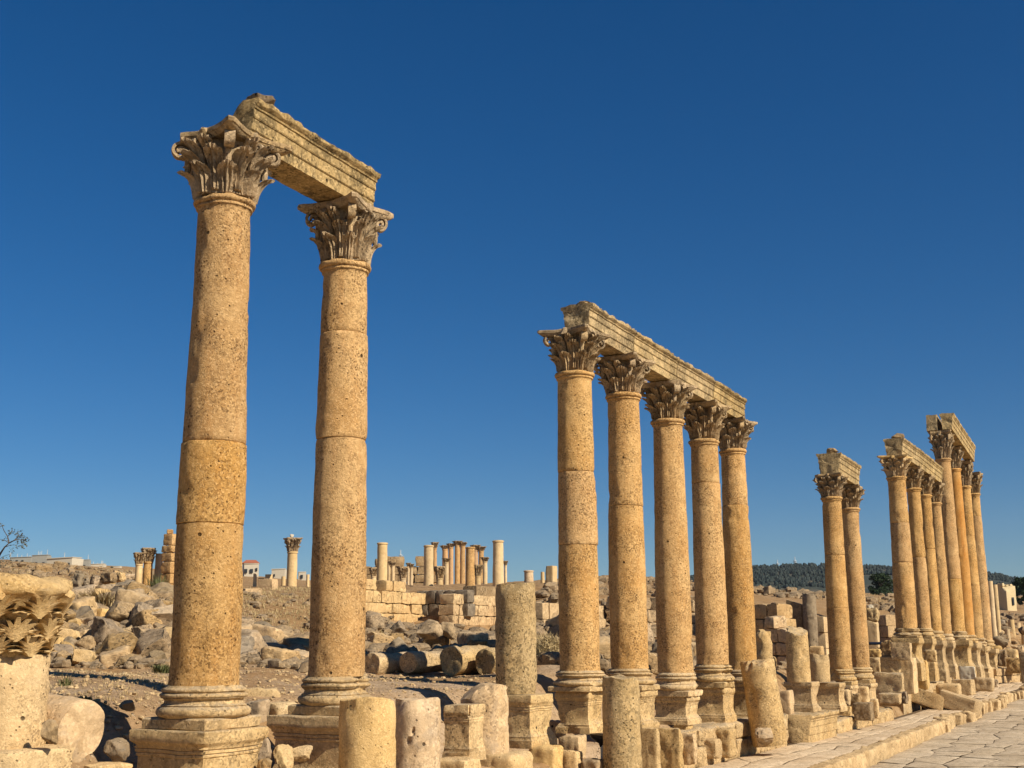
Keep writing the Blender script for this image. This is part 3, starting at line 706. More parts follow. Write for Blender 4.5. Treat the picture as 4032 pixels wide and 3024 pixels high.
# ------------------------------------------------------------------ single stones, stumps, pedestals
def width_m(px, p): return px * (p[1] * math.cos(PITCH) + (p[2] - CZ) * math.sin(PITCH)) / F
def stump(u, v0, v1, Y, dia_px, label, mat, seed, name='column_stump', tilt=0.0, taper=.97, slant=None, group=None, dirx=0.0, broken=.05, holes=0):
    """upright piece of a shaft, foot at row v1, top at row v0"""
    p = at(u, v1, Y); H = at(u, v0, Y)[2] - p[2]; r = width_m(dia_px, p) / 2; mb = MB()
    k = max(6, int(H / .06)); pr = [(r * (1 - (1 - taper) * i / k), H * i / k) for i in range(k + 1)]
    pr += [(r * taper * q, H + .01) for q in (.96, .8, .55, .25)]; pr = [(pr[0][0] * .97, 0)] + pr[1:]
    lathe(mb, pr, 56)
    rg = np.random.RandomState(seed); ha = [(rg.uniform(-1.0, 1.3), rg.uniform(.25, .8) * H) for _ in range(holes)]
    def fn(V):
        rr = np.hypot(V[:, 0], V[:, 1]); un = V[:, :2] / np.maximum(rr, 1e-6)[:, None]
        nz = .012 * fbm(V * 1.8, 3, seed) + .010 * fbm(V * 7, 3, seed + 2) - .10 * np.maximum(0, fbm(V * 2.6, 3, seed + 4) - .55)
        edge = np.clip(1 - (H - V[:, 2]) / .16, 0, 1); nz = nz - edge * np.maximum(0, fbm(V * 3.4, 3, seed + 6) + .05) * .15
        for (a, z) in ha:
            c = np.array([r * math.cos(a - math.pi / 2), r * math.sin(a - math.pi / 2), z]); nz = nz - .07 * np.exp(-((V - c) ** 2).sum(axis=1) / .0008)
        V = V.copy(); V[:, :2] += un * (nz * (rr > .2 * r))[:, None]
        V[:, 2] += (V[:, 2] > H - .01) * (broken + .02) * fbm(V * 3.0, 4, seed + 8)
        if slant:
            nn = np.array(slant[1:], float); nn /= np.linalg.norm(nn); e = np.maximum(0, (V - np.array([0, 0, H * slant[0]])) @ nn); V -= e[:, None] * nn
            V[:, 2] += (e > 0) * .03 * fbm(V * 5, 2, seed + 11)
        return V
    o = link(name, matmesh(mb.mesh(name, None, 40, fn), M[mat]), None, p, (0, tilt, rg.uniform(-.3, .3) if not slant else 0))
    if dirx: o.rotation_euler = (dirx, tilt, 0)
    return tag(o, label, 'column stump', group)
def drum_lying(u, v0, v1, Y, dia_px, length, yaw, label, mat, seed, group=None, dip=0.0):
    """fallen drum; its near end face is centred on (u, middle row); yaw is the way its axis runs away from us"""
    c = at(u, (v0 + v1) / 2, Y); r = width_m(dia_px, c) / 2; mb = MB()
    pr = [(r * q, 0) for q in (.2, .5, .75, .93)] + [(r, .03)] + [(r, length * i / 14) for i in range(1, 14)] + [(r, length - .03)] + [(r * q, length) for q in (.94, .6, .2)]
    lathe(mb, pr, 48)
    def fn(V):
        rr = np.hypot(V[:, 0], V[:, 1]); un = V[:, :2] / np.maximum(rr, 1e-6)[:, None]
        nz = .018 * fbm(V * 1.8, 3, seed) + .012 * fbm(V * 6, 3, seed + 2) - .14 * np.maximum(0, fbm(V * 2.2, 3, seed + 4) - .45)
        V = V.copy(); V[:, :2] += un * (nz * (rr > .2 * r))[:, None]; e = (rr < .97 * r)
        V[:, 2] += e * .05 * fbm(V * 4, 3, seed + 6) * np.where(V[:, 2] < length / 2, 1, 1); return V
    o = link('fallen_drum', matmesh(mb.mesh('fallen_drum', None, 40, fn), M[mat]))
    ax = Vector((math.sin(yaw), math.cos(yaw), math.tan(dip))); o.rotation_euler = ax.to_track_quat('Z', 'Y').to_euler(); o.location = c
    return tag(o, label, 'fallen drum', group)
def block(u0, u1, v0, v1, Y, label, mat='rock', ratio=1.0, seed=None, n=10, r=.05, amp=.02, group=None, name='stone_block', cat='stone block', yaw=0.0, rx=0.0, ry=0.0, chips=4, mesh_only=False):
    uc = (u0 + u1) / 2; p = at(uc, v1, Y); h = at(uc, v0, Y)[2] - p[2]; T = width_m(u1 - u0, p)
    al = abs(BETA + yaw - math.atan2(p[0], p[1])); wx = T / (abs(math.cos(al)) + ratio * abs(math.sin(al)))
    seed = seed if seed is not None else int(u0 * 7 + v0 * 13)
    mb = MB(); rough_block(mb, (wx, wx * ratio, h), n, r, amp, seed, (0, 0, 0), 0, chips)
    o = link(name, mb.mesh(name, M[mat], 40), None, p, (rx, ry, -BETA - yaw)); return tag(o, label, cat, group)
def boulder(u0, u1, v0, v1, Y, label, mat='rock', seed=None, group=None, deep=1.0, n=14, name='boulder', amp=.06):
    uc = (u0 + u1) / 2; p = at(uc, v1, Y); h = at(uc, v0, Y)[2] - p[2]; T = width_m(u1 - u0, p); seed = seed if seed is not None else int(u0 * 3 + v0 * 11)
    mb = MB(); rough_rock(mb, seed, n, 11, amp); V = mb.v[0]; V *= np.array([T, T * deep, h]); V[:, 2] += h / 2
    o = link(name, mb.mesh(name, M[mat], 50), None, p); return tag(o, label, 'boulder', group)
def pedestal(uc, v0, v1, Y, capw_px, label, seed, mat='base', name='pedestal', tall=False):
    p = at(uc, v1, Y); h = at(uc, v0, Y)[2] - p[2]; T = width_m(capw_px, p); al = BETA - math.atan2(p[0], p[1])
    w = T / (math.cos(al) + math.sin(al)) / 2 / 1.15
    o = link(name, matmesh(pedestal_mesh(w, h, seed, tall), M[mat]), None, p, (0, 0, -BETA)); return tag(o, label, 'pedestal')

# left edge: broken column with a big leafy capital
stump(12, 2588, 2948, 12.6, 318, 'short smooth drum on a flat slab at the left edge, carrying a broken capital', 'pale', 301, name='column_drum', broken=.015)
def leafy_capital():
    p = at(12, 2586, 12.6); mb = MB(); R = .375
    lathe(mb, densify([(R * .95, 0), (R * 1.02, .1), (R * 1.10, .3), (R * 1.22, .5), (R * 1.42, .62), (R * 1.60, .68), (R * 1.64, .73), (R * 1.58, .79), (R * 1.40, .83), (R * .8, .85), (R * .3, .86)], .05), 72, True, lambda V: V * (1 + .05 * fbm(V * 3.1, 3, 8.8) - .10 * np.maximum(0, fbm(V * 2.7, 3, 4.1) - .25))[:, None] * np.array([1, 1, 1.0]))
    global bell_r
    keep = bell_r; bell_r = lambda z: R * (.95 + .26 * max(0, z / .8) ** 2)
    def fan(a0, z0, L, off, seed, fl=1.0):
        rg = np.random.RandomState(seed)
        for q in range(-4, 5):
            fi = q * .30 * fl; ln = L * (1 - .05 * abs(q)) * rg.uniform(.88, 1.06); path = []; m = 9
            for i in range(m + 1):
                t = i / m; z = z0 + ln * t * math.cos(fi * (.35 + .75 * t)); th = a0 + ln * t * math.sin(fi * (.35 + .75 * t)) / (R * 1.15); r = bell_r(z) + off + .03 + .075 * t ** 2.0
                path.append((np.array([r * math.cos(th), r * math.sin(th), z]), np.array([-math.sin(th), math.cos(th), 0]), np.array([math.cos(th), math.sin(th), 0]), .55 + .75 * math.sin(math.pi * min(1, t * .8 + .1))))
            strap(mb, path, .050, .12)
    for row, (n, ph, z0, L, off) in enumerate([(8, .20, .0, .26, .0), (8, .593, .16, .27, .035), (8, .20, .40, .27, .08)]):
        for k in range(n):
            a_ = k * 6.2832 / n + ph; fan(a_, z0, L, off, 400 + row * 30 + k)
            zz = z0 + L * 1.02; rr = bell_r(zz) + off + .085
            rough_rock(mb, 500 + row * 30 + k, 8, 9, .07); V = mb.v[-1]; V *= np.array([.22, .29, .17]); x = V[:, 0] + rr - .03; y = V[:, 1].copy()
            V[:, 0] = x * math.cos(a_) - y * math.sin(a_); V[:, 1] = x * math.sin(a_) + y * math.cos(a_); V[:, 2] += zz
    bell_r = keep
    o = link('leafy_capital', mb.mesh('leafy_capital', M['pale'], 40, weather(77, .010, .006)), None, p)
    o.scale = (.97, .97, .90)
    tag(o, 'large broken acanthus capital with deep dark leaves, set on the left edge drum', 'capital')
leafy_capital()
block(-330, 282, 2942, 3060, 12.5, 'flat pale slab below the short drum at the left edge', 'pale', .8, 303, 14, .04, .018)
drum_lying(325, 2765, 3005, 12.9, 238, 1.5, math.radians(-60), 'fallen pinkish drum lying beside the left edge drum', 'pink', 304, dip=.12)
boulder(160, 232, 2832, 2940, 12.2, 'small round tan rock wedged between the left drum and the fallen pinkish drum', 'rock')
boulder(402, 505, 2905, 3015, 13.4, 'grey rounded rock in the dark gap before the first pedestal', 'rock', 77)
boulder(330, 520, 3000, 3090, 12.6, 'pale slab top at the bottom edge left of the first pedestal', 'pale', 79, deep=.8)
boulder(458, 535, 2748, 2802, 17.3, 'small dark rock lying alone on the bare slope', 'dark', 81)
# stepped masonry between the two front columns
def wall_blocks(mb, p0, p1, z0, z1a, z1b, th, ch, seed, ragged=.5, bl=(.5, 1.1), gap=.012, n=4, amp=.02, r=.035, slope_end=None):
    rg = random.Random(seed); p0 = np.array(p0[:2]); p1 = np.array(p1[:2]); d = p1 - p0; L = np.linalg.norm(d); d /= L; yaw = math.atan2(d[1], d[0])
    z = z0; zt = max(z1a, z1b)
    while z < zt - ch * .4:
        h = ch * rg.uniform(.85, 1.15); x = -rg.uniform(0, .3) * bl[0]
        while x < L:
            w = rg.uniform(*bl); xc = min(max(x + w / 2, 0), L); lim = z1a + (z1b - z1a) * xc / L
            if z + h * .6 < lim + (rg.random() - .5) * ragged * ch:
                c = p0 + d * (x + w / 2); out = rg.uniform(-.03, .03)
                rough_block(mb, (w - gap, th * rg.uniform(.94, 1.04), h - gap), n, r, amp, rg.randrange(9999), (c[0] - d[1] * out, c[1] + d[0] * out, z), yaw, 2)
            x += w
        z += h
def wall(p0, p1, z0, z1a, z1b, th, ch, seed, label, mat='wall', **kw):
    mb = MB(); wall_blocks(mb, p0, p1, z0, z1a, z1b, th, ch, seed, **kw)
    V = mb.verts(); c = V.mean(axis=0); c[2] = V[:, 2].min(); mb.v = [V - c]
    return tag(link('masonry_wall', mb.mesh('masonry_wall', M[mat], 40), None, c), label, 'wall')
block(925, 1100, 2710, 2860, 21.0, 'long upper step block behind the gap between the two front columns', 'pale', 2.2, 311, yaw=.9)
block(1008, 1172, 2766, 2960, 20.2, 'lower step block behind the gap, lit on its top', 'pale', .8, 312, yaw=.2)
block(950, 1060, 2752, 2960, 19.9, 'shaded step block in the deep gap beside the first pedestal', 'rock', .7, 313)
boulder(990, 1068, 2890, 3040, 16.6, 'upright rounded rock leaning on the first pedestal', 'rock', 321, deep=.8)
boulder(1066, 1155, 2928, 3050, 16.6, 'round tan rock, middle of three in front of the second pedestal', 'pale', 322)
boulder(1145, 1232, 2930, 3000, 16.9, 'pale rounded rock next to the cut stump', 'pale', 323)
boulder(1010, 1075, 2985, 3080, 15.8, 'small tan rock at the bottom edge under the leaning rock', 'rock', 324)
# stumps along the pavement
stump(1440, 2757, 3260, 15.4, 232, 'broad cut stump with a peg hole, in front of the second tall column', 'pale', 331, taper=.965, holes=2, broken=.02)
stump(1642, 2760, 3240, 16.9, 184, 'narrower stump with grey streaks and cracks, beside the broad cut stump', 'pink', 332, taper=.965, holes=3, broken=.03)
pedestal(1828, 2772, 2992, 19.0, 170, 'small eroded pedestal partly behind the pink stump', 341)
block(1700, 1900, 2985, 3100, 18.6, 'plain pale slab under the small eroded pedestal', 'pale', .9, 342)
stump(1905, 2702, 2962, 19.6, 196, 'pale pinkish stump with a chipped shoulder, behind the small eroded pedestal', 'pink', 343, taper=.96, slant=(1.05, -.7, -.25, 1), broken=.02)
stump(2032, 2302, 2731, 23.2, 163, 'tall mottled stump standing alone on a moulded pedestal', 'moss', 344, taper=.965, broken=.012, holes=1)
pedestal(2050, 2733, 2938, 23.2, 285, 'moulded pedestal under the tall mottled stump', 345)
stump(2456, 2664, 3200, 22.6, 157, 'mottled stump at the bottom centre, in front of the row of five', 'moss', 346, taper=.93, broken=.03)
stump(3033, 2605, 2934, 31.5, 138, 'leaning stump standing on the pavement, right of the row of five', 'base', 347, taper=.96, tilt=-.115, broken=.04)
boulder(2965, 3047, 2864, 2944, 31.0, 'grey rock against the foot of the leaning stump', 'rock', 348)
stump(3012, 2478, 2640, 38.5, 66, 'pale broken stump peeping over the leaning stump', 'pale', 349, broken=.12)
stump(3146, 2470, 2686, 37.2, 92, 'slender stump with a slanting broken top', 'base', 350, slant=(.94, .10, -.45, 1), taper=.95)
pedestal(3163, 2684, 2800, 37.3, 138, 'worn pedestal below the stump with the slanting top', 351)
stump(3230, 2582, 2684, 39.4, 79, 'short pale drum with a square hole, next to the slanting stump', 'pale', 352, taper=.95, holes=1)
pedestal(3275, 2688, 2800, 39.6, 120, 'damaged pedestal below the short holed drum', 353)
for (sa, sb, dd, zt, l, sdd) in [(2.6, 10.6, .10, .78, 'stepped footing of squared blocks under the row of five', 361), (16.0, 23.4, .15, .42, 'low footing of squared blocks under the right hand pair', 362)]:
    mb = MB(); wall_blocks(mb, sd(sa, dd), sd(sb, dd), -.06 + float(rise(sd(sa, dd)[1])), zt + float(rise(sd(sa, dd)[1])), zt + float(rise(sd(sb, dd)[1])), .9, .42, sdd, ragged=.5, bl=(.4, 1.2), n=8, amp=.045, r=.07)
    V = mb.verts(); c = V.mean(axis=0); c[2] = V[:, 2].min(); mb.v = [V - c]
    tag(link('footing', mb.mesh('footing', M['base'], 40), None, c), l, 'footing')
# black lamp head on its post
def lamp_post():
    p = at(2352, 3070, 22.9); root = empty('lamp_post', p); H = at(2352, 2905, 22.9)[2] - p[2]
    mb = MB(); lathe(mb, [(.055, 0), (.055, H - .12), (.03, H - .1)], 16)
    link('post', mb.mesh('post', M['postgrey'], 40), root, (.12, 0, 0))
    mb = MB(); lathe(mb, [(.03, H - .16), (.06, H - .1), (.20, H - .02), (.235, H + .03), (.235, H + .05), (.10, H + .075), (.03, H + .08)], 28)
    link('lamp_shade', mb.mesh('lamp_shade', M['blackmetal'], 40), root, (.02, 0, 0), (0, .12, 0))
    tag(root, 'black dish shaped lamp head on a grey blue post beside the mottled stump', 'lamp')
lamp_post()
# blocks at the foot of the row of five
for b in [
    (1862, 2110, 2960, 3120, 21.0, 'big pale rounded block at the bottom edge under the moulded pedestal', 'pale', 1.0, .12),
    (2075, 2222, 2935, 3100, 22.6, 'carved curling block at the bottom edge right of the moulded pedestal', 'pale', .7, .06),
    (2200, 2312, 2896, 3060, 24.2, 'squared pale block under the first pedestal of the row of five', 'pale', .8, .03),
    (2290, 2385, 2990, 3100, 22.6, 'small rough block under the black lamp', 'rock', .9, .05),
    (2185, 2300, 2955, 3100, 22.8, 'upright tan block beside the carved curling block', 'pale', .6, .05),
    (2150, 2235, 2838, 2905, 25.6, 'small grey block between the moulded pedestal and the row of five', 'rock', .7, .04),
    (2520, 2605, 2868, 3100, 25.5, 'tall slab with a grey face, leaning right of the mottled stump', 'pale', .45, .03),
    (2592, 2695, 2866, 3040, 26.5, 'moulded tan slab leaning on the stylobate', 'base', .45, .03),
    (2672, 2748, 2888, 3010, 27.6, 'pink slab leaning beside the moulded tan slab', 'pink', .45, .03),
    (2738, 2845, 2908, 2985, 29.3, 'squared block with a dark end on the pavement', 'pale', .9, .03),
    (2795, 2902, 2868, 2980, 30.0, 'rough carved block behind the squared block on the pavement', 'pale', .8, .06),
    (2655, 2730, 2838, 2930, 29.0, 'pale foundation block under the middle column of the five', 'pale', 1.1, .03),
    (2735, 2850, 2842, 2925, 31.2, 'foundation block under the fourth column of the five', 'base', 1.2, .03),
    (2830, 2938, 2838, 2918, 33.0, 'foundation block under the last column of the five', 'base', 1.2, .03),
    (2440, 2560, 2866, 2960, 27.3, 'foundation block below the second column of the five', 'rock', 1.0, .03),
    (3045, 3130, 2716, 2840, 36.0, 'pinkish upright block left of the moulded beam fragment', 'pink', .7, .04),
    (3285, 3372, 2778, 2836, 41.5, 'low foundation block of the right hand pair', 'base', 1.3, .03),
    (3362, 3442, 2766, 2836, 40.3, 'cut block standing on the pavement before the right hand pair', 'rock', .8, .03),
    (3420, 3462, 2752, 2828, 42.4, 'narrow upright block behind the cut block', 'base', .6, .03),
    (3300, 3352, 2716, 2776, 41.0, 'rounded block heaped against the pedestals of the pair', 'pale', .8, .1),
    (3345, 3395, 2730, 2790, 41.3, 'dark rounded block heaped against the pedestals of the pair', 'rock', .8, .1),
    (3375, 3425, 2704, 2775, 42.3, 'leaning pale block before the rear column of the pair', 'pale', .7, .08),
    (3240, 3300, 2682, 2740, 40.2, 'round weathered block under the short holed drum', 'rock', .8, .12)]:
    block(b[0], b[1], b[2], b[3], b[4], b[5], b[6], b[7], r=b[8], n=12, amp=.022)
lintel((at(3138, 2900, 35.4)[0], at(3138, 2900, 35.4)[1]), (at(3138, 2900, 35.4)[0] + .56 * 2.5, at(3138, 2900, 35.4)[1] + 2.5), -.02, .74, .72, 'moulded beam fragment with a rough dark end lying on the pavement', 0, 0, 261, name='beam_fragment', mat='base', near_cut=[(0, 0, .37, .3, -1, .15)])
# podium of the tall pedestals
for b in [
    (3440, 3562, 2648, 2738, 48.7, 'largest podium block, broad tan face above the pavement', 'base', .35, .05),
    (3470, 3548, 2586, 2658, 49.0, 'tilted pale podium block with a white broken edge', 'pale', .5, .04),
    (3512, 3592, 2528, 2600, 48.7, 'squared podium block just below the first tall pedestal', 'base', .45, .03),
    (3472, 3514, 2522, 2592, 49.3, 'scored podium block with a pitted face', 'rock', .5, .04),
    (3415, 3472, 2590, 2662, 53.5, 'tan block left of the podium, lower one', 'base', .6, .03),
    (3418, 3470, 2556, 2594, 54.0, 'pale greenish block left of the podium, upper one', 'pale', .6, .04),
    (3525, 3575, 2590, 2650, 49.6, 'wedge block below the squared podium block', 'rock', .5, .04),
    (3555, 3616, 2590, 2730, 49.6, 'upright fluted slab of the podium front', 'pale', 1.6, .02),
    (3608, 3662, 2600, 2715, 51.0, 'upright carved podium slab beside the fluted slab', 'pale', 1.0, .03),
    (3460, 3550, 2730, 2772, 48.0, 'flat block at the foot of the podium', 'base', .5, .05),
    (3545, 3575, 2724, 2770, 48.2, 'small upright stone at the foot of the podium', 'rock', .7, .04),
    (3425, 3470, 2736, 2776, 50.0, 'small rounded stone at the left foot of the podium', 'rock', .7, .08),
    (3650, 3700, 2712, 2745, 53.0, 'low pale stone in front of the podium slabs', 'pale', .8, .05),
    (3690, 3790, 2692, 2770, 50.8, 'rounded pale boulder block before the tall pedestals', 'pale', .8, .12),
    (3752, 3842, 2676, 2735, 53.5, 'cornice fragment with a dark broken end', 'base', .9, .02),
    (3842, 3918, 2668, 2722, 56.0, 'crumbly mottled block right of the cornice fragment', 'pale', .7, .1),
    (3782, 3842, 2625, 2690, 56.5, 'white slab standing on edge before the tall pedestals', 'white', .25, .02),
    (3905, 3932, 2676, 2705, 58.0, 'small worn stone at the end of the pavement', 'rock', .8, .08),
    (3640, 3690, 2560, 2605, 51.5, 'square block between the first tall pedestals', 'base', .5, .03)]:
    block(b[0], b[1], b[2], b[3], b[4], b[5], b[6], b[7], r=b[8], n=10, amp=.03)
o = block(3570, 3720, 2722, 2782, 50.6, 'broken slab sloping down onto the pavement', 'base', .6, 381, r=.04, rx=-.15, ry=.30)
o = block(3690, 3856, 2735, 2800, 50.2, 'long flat slab tipped across the pavement edge', 'pale', .7, 382, r=.04, ry=.30)
mb = MB(); 
for i, (u, Y) in enumerate([(3560, 51.5), (3650, 54), (3720, 57.6), (3800, 61.5), (3880, 66.5)]):
    p = at(u, 2690, Y); rough_block(mb, (1.5, 4.6, 1.05), 8, .05, .03, 390 + i, (p[0] - .35, p[1], float(rise(p[1])) - .2), -BETA, 3)
V = mb.verts(); c = V.mean(axis=0); c[2] = V[:, 2].min(); mb.v = [V - c]
tag(link('stylobate', mb.mesh('stylobate', M['base'], 40), None, c), 'low stepped footing under the tall pedestals', 'footing')
# loose stones on the lintels
def top_stone(c, c2, t, lat, h, dims, label, seed, rz=0.3):
    p = np.array(P2(c)) * (1 - t) + np.array(P2(c2)) * t + NST * lat; z = c['top'] * (1 - t) + c2['top'] * t + h - .03
    mb = MB(); rough_rock(mb, seed, 12, 9, .07); V = mb.v[0]; V *= np.array(dims); V[:, 2] += dims[2] / 2
    tag(link('loose_stone', mb.mesh('loose_stone', M['rock'], 50), None, (p[0], p[1], z), (0, 0, rz)), label, 'stone')
top_stone(C1, C2, .16, .16, .60, (.42, .40, .24), 'pale rounded stone perched on the broken end of the front lintel', 391)
top_stone(A[0], A[1], .16, .10, ha, (.40, .36, .16), 'weathered stone perched on the near end of the long lintel row', 392)
top_stone(A[1], A[2], .75, .05, ha, (.24, .22, .22), 'small pointed stone on the lintel row of the five', 393)
top_stone(D[0], D[1], .10, .05, .74, (.42, .36, .26), 'rough lump on the short lintel of the pair', 394)
top_stone(E[0], E[1], .12, .05, .74, (.55, .45, .34), 'rough lump on the near lintel of the tall pedestal columns', 395)
# fallen drums in the middle
gd = 'fallen drums lying in a row'
drum_lying(1462, 2572, 2662, 30.6, 92, 1.9, math.radians(34), 'fallen drum half hidden behind the second tall column', 'base', 401, gd)
drum_lying(1606, 2566, 2650, 30.6, 84, 1.9, math.radians(32), 'smallest fallen drum with a mottled round end', 'base', 402, gd)
drum_lying(1772, 2546, 2656, 30.4, 112, 1.6, math.radians(30), 'largest fallen drum with a rough round end, in the middle of the drums', 'base', 403, gd)
drum_lying(1910, 2552, 2660, 30.2, 108, 1.8, math.radians(34), 'dark ended fallen drum beside the tall mottled stump', 'moss', 404, gd)
boulder(1610, 1745, 2438, 2528, 38.0, 'big tilted grey slab boulder above the fallen drums', 'rock', 405, deep=.7)
boulder(1728, 1800, 2442, 2520, 38.6, 'dark boulder touching the big tilted slab boulder', 'rock', 406)

# ------------------------------------------------------------------ masonry ruins in the middle distance
def rowpt(u0, Y0, u1):
    """from the ray of u0 at Y0 run along the street direction until the ray of u1 is met"""
    a = at(u0, 2400, Y0); k1 = at(u1, 2400, 10); m = (k1[0]) / 10.0
    t = (m * a[1] - a[0]) / (ROW[0] - m * ROW[1]); return a[:2] + ROW * t
def zat(u, v, Y): return at(u, v, Y)[2]
a0 = at(1405, 2400, 46.5); a1 = rowpt(1405, 46.5, 1634)
wall(a0, a1, zat(1500, 2500, 48), zat(1430, 2286, 47), zat(1634, 2316, 50), .7, .40, 501, 'long ashlar terrace wall left of the dark recess, lit tan blocks', bl=(.4, .85), amp=.03)
b0 = np.array([a1[0] + .30 * NST[0], a1[1] + .30 * NST[1]]); b1 = b0 + NST * 1.5
wall(b0 + ROW * .5 - NST * .4, b1 + ROW * .5, zat(1700, 2480, 49), zat(1650, 2325, 50), zat(1750, 2322, 49), .6, .48, 502, 'shaded return wall in the recess between the terrace walls', mat='dark', r=.06, amp=.04, bl=(.35, .7))  # shade of the recess put into the darker stone colour
c0 = at(1757, 2400, 48.6); c1 = rowpt(1757, 48.6, 1985)
wall(c0, c1, zat(1800, 2500, 49), zat(1757, 2316, 48.6), zat(1985, 2362, 52), .7, .40, 503, 'ashlar terrace wall right of the dark recess, sloping top course', bl=(.4, .85), amp=.03)
wall(c0 + np.array([.9, 1.6, 0]), c1[:2] + np.array([.6, 1.3]), zat(1900, 2400, 51), zat(1800, 2308, 50), zat(2000, 2306, 53), .6, .5, 504, 'upper course of grey blocks behind the right terrace wall', mat='rock')
d0 = at(2112, 2400, 46.0); d1 = rowpt(2112, 46.0, 2420)
wall(d0, d1, zat(2200, 2500, 47), zat(2112, 2352, 46), zat(2420, 2366, 51.5), .7, .62, 505, 'pale ashlar wall seen behind the first column of the five')
e0 = at(2420, 2400, 50); e1 = rowpt(2420, 50.0, 2800)
wall(e0, e1, zat(2500, 2560, 52), zat(2420, 2340, 50), zat(2800, 2420, 58), .7, .55, 506, 'rough grey ruined wall seen between the middle columns of the five', mat='rock', ragged=1.2, r=.08, amp=.05)
wall(at(2962, 2500, 53), at(3082, 2500, 51.2), zat(3020, 2620, 52), zat(2962, 2362, 53), zat(3085, 2366, 51.2), .8, .62, 507, 'rough wall end of dark blocks with a bright sunlit edge', mat='wall', ragged=.8, r=.07, amp=.05, bl=(.5, .95))
wall(at(3040, 2560, 49.5), at(3110, 2560, 48.8), zat(3060, 2640, 49), zat(3040, 2450, 49.5), zat(3110, 2500, 48.8), .8, .55, 508, 'stepped lower end of the rough wall', mat='wall', ragged=1.3, r=.07, amp=.05, bl=(.4, .8))
wall(at(3226, 2500, 57), rowpt(3226, 57, 3290), zat(3240, 2620, 57), zat(3226, 2404, 57), zat(3290, 2410, 58), .6, .7, 509, 'pale smooth wall behind the right hand pair', mat='pale')
wall(at(3440, 2500, 66), at(3520, 2500, 64), zat(3470, 2560, 66), zat(3440, 2425, 66), zat(3520, 2432, 64), .7, .6, 510, 'pale block wall between the pair and the tall pedestals', mat='wall')
wall(at(3515, 2500, 66), at(3640, 2500, 69), zat(3540, 2560, 66), zat(3515, 2420, 66), zat(3640, 2430, 69), .7, .6, 511, 'brown block wall behind the first tall pedestal column', mat='rock')
block(3104, 3172, 2362, 2540, 55.5, 'smooth dark grey pier left of the engaged half column', 'dark', .5, 521, 12, .02, .006, name='pier', cat='pier')  # pier's shade put into its dark stone colour
stump(3196, 2338, 2548, 55.0, 54, 'shaded grey half column standing beside the dark pier', 'dark', 522, name='half_column', taper=.97)  # half column stands in shade; that tone is painted into its stone
block(3186, 3248, 2545, 2584, 54.6, 'moulded pale footing below the shaded half column', 'pale', 1.0, 523, 8, .05, .03)
block(3408, 3466, 2444, 2560, 61.0, 'pale fluted pier behind the rear column of the pair', 'cream', .7, 524, 10, .03, .02, name='pier', cat='pier')
block(3410, 3462, 2396, 2446, 61.0, 'greenish capital block on the pale fluted pier', 'moss', .8, 525, 10, .08, .05)
boulder(3412, 3440, 2380, 2400, 61.0, 'white stone lying on the greenish capital block', 'white', 526)
def info_stand():
    p = at(3440, 2562, 53.2); root = empty('metal_stand', p, -.5); mb = MB()
    for x in (-.38, .38): rough_block(mb, (.035, .035, .30), 1, .004, 0, 1, (x, 0, 0))
    link('legs_frame', mb.mesh('legs_frame', M['blackmetal'], 30), root)
    mb = MB(); rough_block(mb, (.82, .30, .05), 3, .01, 0, 1, (0, 0, .28)); link('panel', mb.mesh('panel', M['blackmetal'], 30), root, rot=(.25, 0, 0))
    tag(root, 'low black metal information stand among the blocks left of the podium', 'stand')
info_stand()
# ruined blocks on the left slope
for b in [
    (286, 328, 2258, 2312, 43, 'dark rounded end block of the upper broken block row on the left slope', 'dark', .8, .08),
    (326, 352, 2276, 2310, 43, 'small dark block second in the upper broken block row', 'dark', .9, .06),
    (350, 392, 2268, 2308, 43.2, 'gap toothed tan block in the upper broken block row', 'rock', .8, .08),
    (392, 458, 2256, 2296, 43.5, 'long grey brown block in the upper broken block row', 'rock', .6, .05),
    (455, 494, 2256, 2290, 44.0, 'pale end block of the upper broken block row', 'pale', .8, .05),
    (506, 560, 2318, 2395, 39, 'pinkish worn block below the two ruined columns', 'pink', .8, .06),
    (555, 600, 2325, 2400, 38.5, 'tan pointed block below the two ruined columns', 'pale', .7, .1),
    (598, 640, 2325, 2382, 39.5, 'dark leaning block beside the pointed block', 'rock', .6, .05),
    (640, 684, 2320, 2375, 40, 'light block partly behind the tallest column', 'wall', .8, .04)]:
    block(b[0], b[1], b[2], b[3], b[4], b[5], b[6], b[7], r=b[8], n=8, amp=.04)
wall(at(300, 2380, 38.6), at(492, 2380, 37.2), zat(390, 2400, 38), zat(300, 2312, 38.6), zat(490, 2314, 37.2), .8, .62, 531, 'two course wall of brown rounded blocks on the left slope', mat='rock', r=.10, amp=.04, bl=(.4, .8), ragged=.2)
wall(at(950, 2340, 54), at(1225, 2340, 60), zat(1080, 2385, 57), zat(950, 2316, 54), zat(1225, 2318, 60), .7, .6, 532, 'low pale block wall on top of the brown slope', mat='wall', ragged=.8)
wall(at(940, 2400, 50), at(990, 2400, 48), zat(965, 2380, 49), zat(940, 2318, 50), zat(990, 2350, 48), .7, .6, 533, 'short ruined corner next to the tallest column', mat='wall', ragged=.9)

